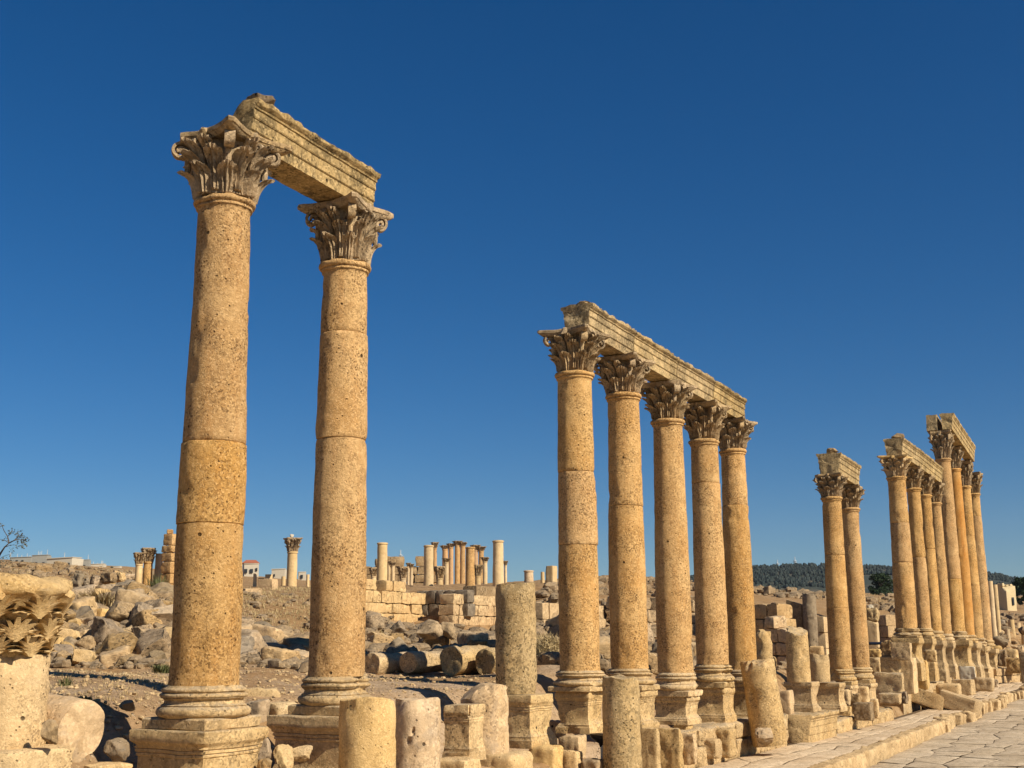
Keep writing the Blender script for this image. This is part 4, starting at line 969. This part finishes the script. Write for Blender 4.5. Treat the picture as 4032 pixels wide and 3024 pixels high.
# distant upright ruins
def bg_column(u, vt, vb, w, Y, label, mat='cream', cap=None, seed=1, group=None, ring=False, taper=.9):
    p = at(u, vb, Y); zt = zat(u, vt, Y); r = width_m(w, p) / 2
    zg0 = min(p[2], zg(p[0], p[1]) + .0) - .1
    root = empty('ruined_column', (p[0], p[1], zg0)); tag(root, label, 'column', group); H = zt - zg0
    k = max(5, int(H / (r * 1.2))); pr = [(r * (1 - (1 - taper) * i / k), H * i / k) for i in range(k + 1)]
    if ring or cap: pr = pr[:-1] + [(r * taper, H - r * .35), (r * taper * 1.14, H - r * .30), (r * taper * 1.14, H - r * .08), (r * taper * .98, H)]
    mb = MB(); lathe(mb, pr, 24, True, lambda V: V + np.c_[V[:, :2] / np.maximum(np.hypot(V[:, 0], V[:, 1]), 1e-6)[:, None], np.zeros(len(V))] * (r * (.05 * fbm(V / r * .8, 3, seed) - .16 * np.maximum(0, fbm(V / r * .7, 2, seed + 4) - .5)))[:, None])
    link('shaft', mb.mesh('shaft', M[mat], 40), root)
    if cap: add_capital(root, H, r * taper, zat(u, cap, Y) - zt, seed, .4, M['capital'])
    return root
gp = 'ruined uprights behind the rubble heap on the left'
bg_column(541, 2222, 2345, 30, 66, 'square looking ruined shaft with a crumbled capital, leftmost of the ruined uprights', 'cream', 2176, 1, gp)
bg_column(577, 2212, 2345, 38, 66.5, 'ruined column with a spreading capital, second of the left uprights', 'ochre', 2158, 2, gp)
bg_column(619, 2180, 2345, 32, 67, 'plain pale shaft between the capital column and the tall pier', 'cream', None, 3, gp)
def pier_left():
    mb = MB(); p = at(664, 2345, 66); z = 0; v = [2345, 2300, 2258, 2212, 2176, 2148, 2102]
    for i in range(len(v) - 1):
        h = zat(664, v[i + 1], 66) - zat(664, v[i], 66); wd = width_m(52, p) * (1.0 if i < 5 else .92); rough_block(mb, (wd, wd, h - .02), 6, .05, .03, 541 + i, ((i % 2) * .03, 0, z), -BETA, 3); z += h
    rough_block(mb, (.3, .3, .22), 4, .08, .04, 549, (-.1, 0, z), .3)
    tag(link('block_pier', mb.mesh('block_pier', M['ochre'], 40), None, p), 'tall stacked block pier at the left edge of the tallest column', 'pier', gp)
pier_left()
bg_column(1147, 2172, 2330, 42, 76, 'single far column with a wide dark capital between the two front columns', 'cream', 2118, 4)
p = at(1149, 2118, 76); boulder(1140, 1157, 2100, 2120, 76, 'small white lump on top of the wide dark capital', 'white', 551)
gs = 'short far stumps between the two front columns'
for k, (u, vt, w, l) in enumerate([(1002, 2258, 15, 'thin dark stump right beside the tallest column'), (1028, 2275, 26, 'crumbled pale stump between two upright stumps'), (1057, 2262, 32, 'widest plain stump between the two front columns'), (1115, 2270, 18, 'dark stump left of the wide capital column'), (1211, 2262, 14, 'thin stump right of the white cube house')]):
    bg_column(u, vt, 2325, w, 78, l, 'cream', None, 20 + k, gs)
gt = 'far shafts rising over the terrace walls'
bg_column(1503, 2137, 2335, 43, 74, 'pale bare shaft on the left terrace wall', 'cream', None, 31, gt, True)
bg_column(1687, 2147, 2340, 41, 74, 'yellow bare shaft over the dark recess', 'cream', None, 32, gt, True)
bg_column(1851, 2154, 2330, 38, 72, 'cracked tan shaft in front of the temple columns', 'ochre', None, 33, gt, True)
bg_column(1962, 2128, 2325, 46, 72, 'tallest bare shaft behind the mottled stump', 'cream', None, 34, gt, True, .86)
bg_column(2082, 2246, 2320, 40, 80, 'squat pinkish shaft with a worn top, right of the mottled stump', 'pink', None, 35, gt, True)
bg_column(2137, 2252, 2325, 16, 120, 'thin distant shaft right of the squat pinkish shaft', 'cream', None, 36, gt)
block(2148, 2196, 2228, 2352, 78, 'square pier with a shaded side, next to the first column of the five', 'cream', 1.2, 552, 8, .04, .02, name='pier', cat='pier')
gq = 'tall far temple columns with dark capitals'
for k, (u, vt, cap, w, l) in enumerate([(1711, 2160, 2135, 15, 'rosy temple column hugging the yellow bare shaft'), (1752, 2162, 2148, 21, 'leftmost temple column of the close cluster'), (1775, 2156, 2140, 18, 'second temple column of the cluster from its left'), (1801, 2146, 2130, 20, 'tallest golden temple column of the cluster'), (1822, 2150, 2135, 18, 'golden temple column just left of the cracked tan shaft'), (1872, 2166, 2146, 20, 'rosy temple column just right of the cracked tan shaft'), (1895, 2170, 2152, 19, 'last temple column on the cluster’s right end')]):
    bg_column(u, vt, 2335, w * 1.18, 300, l, 'temple' if k in (0, 1, 2, 5) else 'ochre', cap, 40 + k, gq)
gw = 'small far columns below the temple'
for k, (u, vt, cap, w, l) in enumerate([(1530, 2222, 2208, 13, 'slim far column touching the pale bare shaft'), (1546, 2228, 2214, 15, 'slim far column second from the pale bare shaft'), (1586, 2278, 2232, 27, 'broad far column with a heavy dark capital over the left terrace wall'), (1607, 2230, 2216, 12, 'slim far column behind the heavy dark capital'), (1619, 2235, 2220, 13, 'slim far column right of the heavy dark capital'), (1731, 2278, 2230, 29, 'short far column with a pale broken capital over the recess'), (1757, 2215, 2198, 20, 'mid height far column before the temple cluster'), (1882, 2268, 2224, 24, 'short far column with a carved capital beside the cracked shaft'), (1910, 2212, 2194, 20, 'mid height far column at the right end of the temple cluster'), (1991, 2226, 2208, 12, 'slim far column peeking out behind the tallest bare shaft'), (1470, 2270, 2236, 22, 'broken far capital column beside the second tall column')]):
    bg_column(u, vt, 2335, w, 95 if w > 21 else 150, l, 'cream', cap, 60 + k, gw)
wall(at(1440, 2300, 170), at(1512, 2300, 170), zat(1480, 2335, 170), zat(1440, 2196, 170), zat(1512, 2206, 170), 1.5, 1.2, 561, 'far crumbling wall left of the pale bare shaft', mat='rock', ragged=1.5, bl=(.9, 2.2), r=.2, amp=.15, n=3)
wall(at(1520, 2300, 190), at(1672, 2300, 190), zat(1600, 2335, 190), zat(1520, 2210, 190), zat(1672, 2212, 190), 2.0, 1.4, 562, 'far dark wall behind the slim columns, with a ragged top', mat='rock', ragged=1.2, bl=(1, 2.4), r=.2, amp=.15, n=3)
# far colonnade beyond the tall pedestals
gf = 'far colonnade beyond the tall pedestal columns'
for k, (u, vt, w, Y, l) in enumerate([(3893, 2170, 30, 76, 'tall slim shaft just behind the lone far column'), (3920, 2288, 24, 82, 'dark banded shaft first in the far colonnade'), (3938, 2302, 22, 86, 'banded shaft second in the far colonnade'), (3972, 2478, 20, 88, 'round topped short shaft in the far colonnade'), (3990, 2440, 26, 92, 'pale mid height shaft in the far colonnade'), (4014, 2452, 26, 96, 'wide mottled shaft near the right edge'), (4036, 2500, 24, 90, 'dark low shaft at the right edge')]):
    bg_column(u, vt, 2560 if k < 3 else 2550, w, Y, l, 'cream' if k else 'ochre', None, 80 + k, gf)
for b in [(3898, 3950, 2545, 2590, 70, 'pale rounded block under the far colonnade', 'pale', .8, .1), (3930, 3968, 2560, 2625, 68, 'triangular rock pile block by the far colonnade', 'rock', .8, .1), (3960, 4010, 2556, 2600, 72, 'tan jumbled block below the short round topped shaft', 'pale', .8, .12), (3968, 4024, 2590, 2650, 67, 'squared grey block near the right edge', 'rock', .8, .05), (4005, 4032, 2545, 2585, 75, 'white rock near the right edge', 'pale', .8, .1), (4022, 4060, 2570, 2690, 66, 'tall dark block cut by the right edge', 'dark', .6, .04)]:
    block(b[0], b[1], b[2], b[3], b[4], b[5], b[6], b[7], r=b[8], n=8, amp=.05)
wall(at(3895, 2650, 66.5), at(4090, 2650, 71), zat(3900, 2690, 66.5), zat(3895, 2628, 66.5), zat(4090, 2640, 71), .9, .42, 571, 'low two course wall closing the pavement at the right edge', mat='wall', bl=(.7, 1.3))
# buildings and masts
def house(u0, u1, v0, v1, Y, label, mat, wins, roof=None, seed=0, yaw=0.0, rods=0, depth=.8):
    p = at((u0 + u1) / 2, v1, Y); T = width_m(u1 - u0, p); H = zat(u0, v0, Y) - p[2]; root = empty('house', (p[0], p[1], p[2] - 2), yaw); tag(root, label, 'house')
    mb = MB(); rough_block(mb, (T, T * depth, H + 2), 1, .01, 0, 1); link('wall', mb.mesh('wall', M[mat], 30), root)
    mb = MB(); rough_block(mb, (T * 1.05, T * depth * 1.05, H * .07), 1, .01, 0, 1, (0, 0, H + 2)); link('parapet', mb.mesh('parapet', M[mat], 30), root)
    for (x, z, w, h) in wins:
        mb = MB(); rough_block(mb, (w * T, .4, h * H), 1, .01, 0, 1, (0, 0, 0)); link('window', mb.mesh('window', M['glassdark'], 30), root, ((x - .5) * T, -T * depth / 2 - .02, 2 + z * H))
    if roof:
        mb = MB(); mb.add([(-.55 * T, -.5 * T * depth, 0), (.55 * T, -.5 * T * depth, 0), (.55 * T, .5 * T * depth, 0), (-.55 * T, .5 * T * depth, 0), (-.3 * T, 0, H * roof), (.3 * T, 0, H * roof)], [(0, 1, 5, 4), (1, 2, 5), (2, 3, 4, 5), (3, 0, 4), (3, 2, 1, 0)])
        link('roof', mb.mesh('roof', M['roofred'], 20), root, (0, 0, H * 1.075 + 2))
    rg = random.Random(seed)
    for k in range(rods):
        mb = MB(); rough_block(mb, (.12, .12, H * rg.uniform(.2, .6)), 1, .01, 0, 1); link('roof_rod', mb.mesh('roof_rod', M['mast'], 30), root, (rg.uniform(-.48, .48) * T, rg.uniform(-.3, .3) * T * depth, H * 1.06 + 2))
house(40, 128, 2196, 2226, 260, 'long grey unfinished building with roof rods on the left skyline', 'conc', [(.15, .3, .08, .3), (.4, .3, .1, .3), (.65, .3, .1, .3)], None, 1, .1, 7)
house(126, 192, 2188, 2224, 255, 'grey building with a bright rounded roof on the left skyline', 'conc', [(.2, .05, .5, .18), (.8, .05, .15, .18)], None, 2, .05, 5)
house(190, 308, 2200, 2244, 240, 'cream flat roofed house with dark openings on the left skyline', 'white', [(.1, .2, .12, .3), (.5, .3, .06, .35), (.72, .3, .05, .2), (.88, .15, .1, .4)], None, 3, -.15, 2)
house(308, 352, 2206, 2242, 246, 'small grey shed house beside the cream house', 'conc', [(.5, .3, .4, .15)], None, 4, .1, 3)
house(350, 412, 2222, 2246, 250, 'low white house at the end of the skyline row', 'white', [(.6, .1, .4, .3)], None, 5, .1, 5)
house(440, 475, 2230, 2246, 255, 'tiny pale hut past the skyline row', 'white', [(.5, .2, .3, .4)], None, 6)
house(955, 1018, 2222, 2262, 270, 'white villa with a red tiled roof beside the tallest column', 'white', [(.2, .1, .2, .4), (.55, .1, .2, .4), (.85, .3, .12, .3)], .35, 7, .2)
house(1066, 1124, 2243, 2290, 280, 'pale flat block house left of the wide capital column', 'white', [(.3, .4, .1, .2)], None, 8, 0)
house(1172, 1204, 2254, 2295, 280, 'white cube house with one dark window, right of the wide capital column', 'white', [(.5, .4, .3, .35)], None, 9, .1)
def tower():
    p = at(3968, 2440, 150); T = width_m(54, p); H = zat(3968, 2308, 150) - p[2]; root = empty('gate_tower', (p[0], p[1], p[2] - 1), .5); tag(root, 'pale square tower with one arched window near the right edge', 'tower')
    mb = MB(); rough_block(mb, (T, T, H + 1), 8, .06, .05, 3); link('wall', mb.mesh('wall', M['towerstone'], 30), root)
    mb = MB(); rough_block(mb, (T * 1.08, T * 1.08, H * .12), 3, .05, .03, 3, (0, 0, H * .1 + 1)); link('ledge', mb.mesh('ledge', M['towerstone'], 30), root)
    mb = MB(); rough_block(mb, (T * .2, .3, H * .24), 6, .12, 0, 3); link('window', mb.mesh('window', M['glassdark'], 30), root, (T * .08, -T / 2, H * .42 + 1))
    for k, (x, h) in enumerate(((-.42, .10), (-.05, .05), (.4, .07))):
        mb = MB(); rough_block(mb, (T * .25, T * .5, H * h), 3, .05, .05, k); link('broken_parapet', mb.mesh('broken_parapet', M['towerstone'], 30), root, (T * x, 0, H + .95))
tower()
def mast(u, v0, v1, Y, label):
    p = at(u, v1, Y); H = zat(u, v0, Y) - p[2]; w = Y * .0007; mb = MB(); lathe(mb, [(w, -5), (w, H * .6), (w * .6, H * .62), (w * .4, H)], 6)
    for k in (.35, .5): lathe(mb, [(w * 2.2, H * k), (w * 2.2, H * (k + .06))], 6)
    tag(link('radio_mast', mb.mesh('radio_mast', M['mast'], 30), None, p), label, 'mast')
mast(1577, 2165, 2210, 290, 'thin white radio mast on the skyline above the terrace walls')
mast(3062, 2204, 2235, 1380, 'faint radio mast on the wooded ridge, nearer the row of five')
mast(3131, 2192, 2228, 1380, 'faint radio mast on the wooded ridge, nearer the pair')

# ------------------------------------------------------------------ far hill and its pine forest
HP = [(2300, 2300), (2600, 2290), (2900, 2248), (2980, 2232), (3060, 2230), (3140, 2226), (3250, 2226), (3330, 2230), (3420, 2232), (3520, 2236), (3620, 2238), (3760, 2252), (3860, 2258), (3930, 2262), (4032, 2284), (4300, 2290), (5200, 2300)]
_hx = np.array([at(u, v, 1400)[0] / 1400 for u, v in HP]); _hz = np.array([at(u, v + 34, 1400)[2] for u, v in HP])
def zhill(x, y):
    x = np.asarray(x, float); y = np.asarray(y, float); c = np.interp(x / y, _hx, _hz); b = 2.7 + 178 / 4900 * 700
    t = np.clip((y - 700) / 700, 0, 1.6); s = np.where(t < 1, np.sin(t * math.pi / 2), 1 - (t - 1) * 1.2)
    return np.minimum(b, c) * .9 + (c - np.minimum(b, c) * .9) * s + (4 * fbm(np.c_[x * .012, y * .012, 0 * x], 3, 2.2)) * (1 - .6 * t)
hx = np.linspace(60, 1400, 90); hy = np.linspace(640, 1800, 60); X, Y = np.meshgrid(hx, hy); nx = len(hx); mb = MB()
mb.add(np.c_[X.ravel(), Y.ravel(), zhill(X.ravel(), Y.ravel())], [(j * nx + i, j * nx + i + 1, (j + 1) * nx + i + 1, (j + 1) * nx + i) for j in range(len(hy) - 1) for i in range(nx - 1)])
struct(link('hill', mb.mesh('hill', M['hill'], 0)))
U, _f = _CG[3]; rg = np.random.RandomState(42); mb = MB(); cnt = 0
while cnt < 11000:
    y = 1440 - 700 * rg.rand(); x = y * rg.uniform(.14, .50)
    if fbm(np.array([[x * .018, y * .010, 3.3]]), 3, 5)[0] < -.30 + .22 * (y < 900): continue
    z = float(zhill([x], [y])[0]); h = rg.uniform(1.8, 4.2) * (.8 + .2 * (y > 1300)); w = h * rg.uniform(.28, .5); V = U / np.linalg.norm(U, axis=1, keepdims=True)
    V = V * (1 + .5 * vnoise(V * 2.4 + cnt * 3.7))[:, None]; V = V * np.array([w, w, h * .55]); V[:, :2] *= (1.15 - .4 * (V[:, 2] / h + .5))[:, None]; V[:, 2] += h * .5
    mb.add(V + np.array([x, y, z - .5]), _f); cnt += 1
struct(link('forest', mb.mesh('forest', M['forest'], 60)), 'stuff')

# ------------------------------------------------------------------ trees, dry plants
def tube(mb, pts, radii, n=6):
    ring = []; 
    for k, p in enumerate(pts):
        a = Vector(pts[max(0, k - 1)]); b = Vector(pts[min(len(pts) - 1, k + 1)]); d = (b - a).normalized(); q = d.to_track_quat('Z', 'Y')
        for j in range(n):
            v = q @ Vector((math.cos(6.2832 * j / n) * radii[k], math.sin(6.2832 * j / n) * radii[k], 0)); ring.append(tuple(Vector(p) + v))
    mb.add(ring, [(k * n + j, k * n + (j + 1) % n, (k + 1) * n + (j + 1) % n, (k + 1) * n + j) for k in range(len(pts) - 1) for j in range(n)])
def leaves(mb, c, rad, count, size, rg, flat=1.0):
    V = []; 
    d = rg.normal(size=(count, 3)); d /= np.linalg.norm(d, axis=1, keepdims=True); P = np.array(c) + d * (rg.uniform(.25, 1, (count, 1)) ** .5) * rad * np.array([1, 1, flat])
    a = rg.normal(size=(count, 3)); a /= np.linalg.norm(a, axis=1, keepdims=True); b = np.cross(a, rg.normal(size=(count, 3))); b /= np.linalg.norm(b, axis=1, keepdims=True); s = size * rg.uniform(.6, 1.3, (count, 1))
    V = np.stack([P - a * s, P + b * s * .5, P + a * s, P - b * s * .5], 1).reshape(-1, 3); mb.add(V, [(4 * i, 4 * i + 1, 4 * i + 2, 4 * i + 3) for i in range(count)])
def tree(u, vt, vb, w_px, Y, label, seed, leaf='leaf', clumps=46, lsize=.16, per=90, dense=1.0):
    p = at(u, vb, Y); H = zat(u, vt, Y) - p[2]; Wd = width_m(w_px, p); rg = np.random.RandomState(seed); root = empty('tree', p); tag(root, label, 'tree')
    tr = MB(); tube(tr, [(0, 0, -.5), (.05 * Wd, 0, H * .2), (-.02 * Wd, .02, H * .45), (.03 * Wd, 0, H * .75)], [H * .035, H * .028, H * .02, H * .008], 8); cr = MB()
    for k in range(clumps):
        a = rg.uniform(0, 6.28); t = rg.uniform(.22, 1.0); rr = Wd * .5 * math.sqrt(max(.05, 1 - ((t - .5) / .56) ** 2)) * rg.uniform(.35, .95)
        c = (rr * math.cos(a), rr * math.sin(a), H * t * .93)
        if k % 3 == 0: tube(tr, [(0, 0, H * t * .5), (c[0] * .5, c[1] * .5, H * t * .72), c], [H * .012, H * .008, H * .003], 5)
        leaves(cr, c, Wd * rg.uniform(.09, .17), int(per * dense), lsize, rg, .75)
    link('trunk', tr.mesh('trunk', M['bark'], 40), root); link('crown', cr.mesh('crown', M[leaf], 0), root)
tree(3474, 2258, 2372, 100, 210, 'dark leafy tree on the brown field between the pair and the tall pedestals', 601, 'leaf', 60, .17)
tree(4040, 2268, 2405, 95, 175, 'dark tree at the right edge behind the pale tower', 602, 'leaf', 60, .16)
tree(395, 2236, 2262, 16, 230, 'tiny dark bush before the low white house', 603, 'leaf', 14, .15, 50)
tree(438, 2228, 2260, 14, 230, 'tiny dark conifer past the skyline row', 604, 'leaf', 14, .14, 50)
def sparse_tree():
    Y = 40; b = at(-22, 2330, Y); root = empty('sparse_tree', b); tag(root, 'thin nearly bare tree leaning in at the left edge against the sky', 'tree'); rg = np.random.RandomState(9)
    def q(u, v, dy=0): return tuple(at(u, v, Y + dy) - b)
    tr = MB(); cr = MB(); br = [([(-22, 2330), (-14, 2230), (0, 2182), (18, 2155), (36, 2138)], .05), ([(36, 2138), (30, 2112), (16, 2090), (6, 2066)], .022), ([(36, 2138), (56, 2128), (72, 2112), (70, 2096)], .024), ([(56, 2128), (84, 2122), (102, 2128)], .016), ([(30, 2112), (44, 2100), (47, 2086)], .012), ([(18, 2155), (42, 2146), (70, 2146)], .012), ([(36, 2138), (20, 2128), (-6, 2122)], .014), ([(-8, 2205), (20, 2188), (55, 2178)], .010), ([(-14, 2230), (12, 2210), (44, 2206)], .010), ([(72, 2112), (92, 2118), (104, 2112)], .010), ([(84, 2122), (88, 2142), (92, 2152)], .008)]
    for pts, r in br:
        P = [q(u, v, rg.uniform(-.3, .3)) for u, v in pts]; tube(tr, P, [r * (1 - .7 * k / (len(P) - 1)) for k in range(len(P))], 6)
    for (u, v, n, s) in [(44, 2092, 26, .10), (72, 2102, 46, .14), (82, 2122, 60, .15), (100, 2126, 50, .13), (92, 2150, 22, .10), (50, 2160, 12, .12), (10, 2072, 14, .10), (20, 2128, 10, .10), (66, 2146, 14, .10), (40, 2206, 14, .14), (20, 2214, 26, .16), (0, 2216, 30, .18)]:
        leaves(cr, q(u, v), s * 1.2, n, .035, rg)
    link('trunk', tr.mesh('trunk', M['bark'], 40), root); link('crown', cr.mesh('crown', M['leafdry'], 0), root)
sparse_tree()
def tuft(p, r, h, count, mat, label, name='dry_bush', seed=0, cat='bush'):
    rg = np.random.RandomState(seed); mb = MB()
    for k in range(count):
        a = rg.uniform(0, 6.28); x = rg.uniform(0, r) * math.cos(a) * .8; y = rg.uniform(0, r) * math.sin(a) * .8; lean = np.array([math.cos(a), math.sin(a)]) * rg.uniform(.05, .55) * r; hh = h * rg.uniform(.45, 1); w = .006 + .004 * rg.rand()
        s = np.array([-math.sin(a), math.cos(a)]) * w * (1 + r)
        V = [(x - s[0], y - s[1], 0), (x + s[0], y + s[1], 0), (x + lean[0] * .5 + s[0] * .8, y + lean[1] * .5 + s[1] * .8, hh * .65), (x + lean[0] * .5 - s[0] * .8, y + lean[1] * .5 - s[1] * .8, hh * .65), (x + lean[0] * 1.3, y + lean[1] * 1.3, hh * rg.uniform(.8, 1.05))]
        mb.add(V, [(0, 1, 2, 3), (3, 2, 4)])
    tag(link(name, mb.mesh(name, M[mat], 0), None, p), label, cat)
def twig_bush():
    p = at(2155, 2650, 32.5); rg = np.random.RandomState(1); mb = MB(); V = []
    for k in range(3600):
        d = rg.normal(size=3); d /= np.linalg.norm(d); d[2] = abs(d[2]); r = rg.uniform(.2, 1) ** .5; c = d * r * np.array([.62, .55, .95]); q = rg.normal(size=3) * .8 + d * .5 + np.array([0, 0, .3]); q /= np.linalg.norm(q); l = rg.uniform(.10, .28); w = np.cross(q, rg.normal(size=3)); w /= np.linalg.norm(w); w *= .008
        V += [c - w, c + w, c + q * l]
    mb.add(V, [(3 * i, 3 * i + 1, 3 * i + 2) for i in range(len(V) // 3)])
    tag(link('dry_bush', mb.mesh('dry_bush', M['straw'], 0), None, p), 'round straw coloured dry bush between the tall mottled stump and the row of five', 'bush')
twig_bush()
p = at(420, 2405, 35); tuft((p[0], p[1], zg(p[0], p[1])), 1.1, .55, 800, 'straw', 'low tawny grass tuft under the brown block wall on the left slope', 'grass_tuft', 2, 'grass tuft')
p = at(640, 2640, 25.5); tuft((p[0], p[1], zg(p[0], p[1])), .28, .25, 200, 'weed', 'small green weed by the foot of the rubble next to the tallest column', 'weed', 3, 'weed')
p = at(255, 2706, 19.8); tuft((p[0], p[1], zg(p[0], p[1])), .14, .16, 60, 'weed', 'tiny green weed on the bare slope', 'weed', 4, 'weed')
p = at(335, 2758, 17.5); tuft((p[0], p[1], zg(p[0], p[1])), .13, .12, 60, 'weed', 'tiny dark weed above the fallen pinkish drum', 'weed', 5, 'weed')
p = at(620, 2315, 62); tuft((p[0], p[1], zg(p[0], p[1])), .7, 1.1, 160, 'weed', 'green shrub growing at the foot of the ruined uprights', 'green_shrub', 6)

# ------------------------------------------------------------------ rubble
ROCKS = []
for k in range(14):
    mb = MB(); rough_rock(mb, 700 + k, 10, 12, .07); ROCKS.append(mb.mesh('boulder', M['pale'] if k % 5 == 0 else M['dark'] if k % 5 == 3 else M['rock'], 50))
for k in range(6):
    mb = MB(); rough_block(mb, (1, .8, .7), 8, .10, .05, 730 + k, (0, 0, -.35), 0, 5); ROCKS.append(mb.mesh('boulder', M['rock'] if k % 2 else M['wall'], 50))
def scatter(u0, u1, Y0, Y1, count, smin, smax, label, group, seed, lift=0.0, dmax=-.7, name='boulder', sink=.25, spread=1.0, tries=12):
    rg = np.random.RandomState(seed); placed = []; n = 0
    while n < count and tries * count > 0:
        count_try = 0; ok = False
        for _ in range(tries):
            u = rg.uniform(u0, u1); Y = math.exp(rg.uniform(math.log(Y0), math.log(Y1))); p = at(u, 2500, Y); s = smin + (smax - smin) * rg.rand() ** 1.8
            if dperp(p[0], p[1]) > dmax: continue
            if all((p[0] - a) ** 2 + (p[1] - b) ** 2 > ((s + c) * .30 * spread) ** 2 for a, b, c in placed): ok = True; break
        n += 1
        if not ok: continue
        placed.append((p[0], p[1], s)); m = ROCKS[rg.randint(len(ROCKS))]; sz = s * np.array([rg.uniform(.8, 1.25), rg.uniform(.75, 1.1), rg.uniform(.62, .95)])
        o = link(name, m, None, (p[0], p[1], zg(p[0], p[1]) + sz[2] * (.5 - sink) + lift), (rg.uniform(-.3, .3), rg.uniform(-.3, .3), rg.uniform(0, 6.28)), sz); tag(o, label, 'boulder', group)
scatter(60, 690, 26.8, 38, 118, .4, 1.25, 'weathered boulder in the rubble heap left of the tallest column', 'boulders heaped left of the tallest column', 801)
scatter(915, 1215, 27.5, 35, 40, .4, 1.15, 'boulder in the rubble between the two tall front columns', 'boulders between the two tall front columns', 802)
scatter(1440, 2120, 33.5, 43.5, 34, .4, 1.0, 'boulder below the terrace walls, above the fallen drums', 'boulders below the terrace walls', 803)
scatter(2130, 2960, 34, 52, 44, .45, 1.3, 'boulder in the rubble behind the row of five columns', 'boulders behind the row of five', 804)
scatter(2960, 3460, 43, 60, 14, .4, 1.0, 'boulder among the ruins behind the right hand pair', 'boulders behind the right hand pair', 805)
scatter(0, 620, 42, 110, 16, .4, 1.2, 'stone strewn over the open hillside on the left', 'stones strewn on the left hillside', 806, spread=2, sink=.35)
scatter(3880, 4060, 72, 100, 16, .5, 1.3, 'boulder strewn below the far colonnade', 'boulders below the far colonnade', 807)
def scatter_stuff(name, regs, seed, mat):
    rg = np.random.RandomState(seed); U, f = _CG[3]; base = U / np.linalg.norm(U, axis=1, keepdims=True) * .5; mb = MB()
    for (u0, u1, Y0, Y1, n, smin, smax, dmax) in regs:
        P = []
        for _ in range(n):
            u = rg.uniform(u0, u1); Y = math.exp(rg.uniform(math.log(Y0), math.log(Y1))); p = at(u, 2500, Y)
            if dperp(p[0], p[1]) < dmax: P.append((p[0], p[1], smin + (smax - smin) * rg.rand() ** 2.5))
        P = np.array(P); Z = zground(P[:, 0], P[:, 1])
        for (x, y, s), z in zip(P, Z):
            a = rg.uniform(0, 6.28); V = base * (1 + .5 * vnoise(base * 3 + rg.uniform(0, 99)))[:, None] * s * np.array([1.2, .9, .7]); c, sn = math.cos(a), math.sin(a)
            mb.add(np.c_[V[:, 0] * c - V[:, 1] * sn + x, V[:, 0] * sn + V[:, 1] * c + y, V[:, 2] + z + s * .12], f)
    struct(link(name, mb.mesh(name, M[mat], 35)), 'stuff')
scatter_stuff('rubble', [(-100, 700, 26.5, 40, 1300, .08, .42, -1.2), (900, 1230, 26, 37, 420, .08, .55, -1.2), (900, 1230, 37, 50, 70, .08, .40, -1.2), (1420, 2120, 33, 48, 700, .08, .65, -1.2), (2100, 2950, 31, 56, 1300, .10, .65, -1.2), (2150, 2950, 58, 140, 420, .2, .9, -1.2), (2950, 3520, 42, 75, 260, .08, .4, -1.2), (-100, 700, 40, 130, 500, .15, .6, -1.2), (2950, 3650, 90, 190, 260, .3, 1.2, -1.2), (3860, 4100, 70, 130, 160, .2, .8, -1.2)], 901, 'rock')
scatter_stuff('gravel', [(-100, 760, 14.5, 26, 1500, .02, .09, -1.3), (900, 1250, 19, 30, 500, .02, .09, -1.3), (1420, 2100, 22, 34, 700, .02, .10, -1.3)], 902, 'pale')
def dry_grass():
    rg = np.random.RandomState(77); V = []; F_ = []; P = []
    for (u0, u1, Y0, Y1, n, h) in [(-50, 700, 15, 26, 1500, .05), (920, 1230, 36, 60, 1500, .12), (1430, 1700, 36, 46, 500, .12), (0, 700, 42, 140, 1500, .18), (2960, 3600, 110, 190, 900, .3), (1430, 2000, 23, 33, 400, .05)]:
        for _ in range(n):
            u = rg.uniform(u0, u1); Y = rg.uniform(Y0, Y1); p = at(u, 2500, Y)
            if dperp(p[0], p[1]) < -1.2: P.append((p[0], p[1], h * rg.uniform(.4, 1.2)))
    P = np.array(P); Z = zground(P[:, 0], P[:, 1])
    for (x, y, h), z in zip(P, Z):
        for b in range(4):
            a = rg.uniform(0, 6.28); w = h * .10; k = len(V); l = h * rg.uniform(.2, .8)
            V += [(x - w * math.sin(a), y + w * math.cos(a), z - .01), (x + w * math.sin(a), y - w * math.cos(a), z - .01), (x + l * math.cos(a), y + l * math.sin(a), z + h)]; F_.append((k, k + 1, k + 2))
    mb = MB(); mb.add(V, F_); struct(link('dry_grass', mb.mesh('dry_grass', M['straw'], 0)), 'stuff')
dry_grass()

# ------------------------------------------------------------------ air
def haze():
    mb = MB(); rough_block(mb, (2600, 2100, 140), 1, .01, 0, 1, (200, 900, -6)); m = bpy.data.materials.new('air'); m.use_nodes = True; nt = m.node_tree
    for n in list(nt.nodes):
        if n.type == 'BSDF_PRINCIPLED': nt.nodes.remove(n)
    v = nt.nodes.new('ShaderNodeVolumePrincipled'); v.inputs['Color'].default_value = (.80, .88, 1.0, 1); v.inputs['Density'].default_value = .00006; v.inputs['Anisotropy'].default_value = .2
    nt.links.new(v.outputs[0], [n for n in nt.nodes if n.type == 'OUTPUT_MATERIAL'][0].inputs['Volume'])
    struct(link('haze', mb.mesh('haze', m, 0)), 'stuff')
haze()
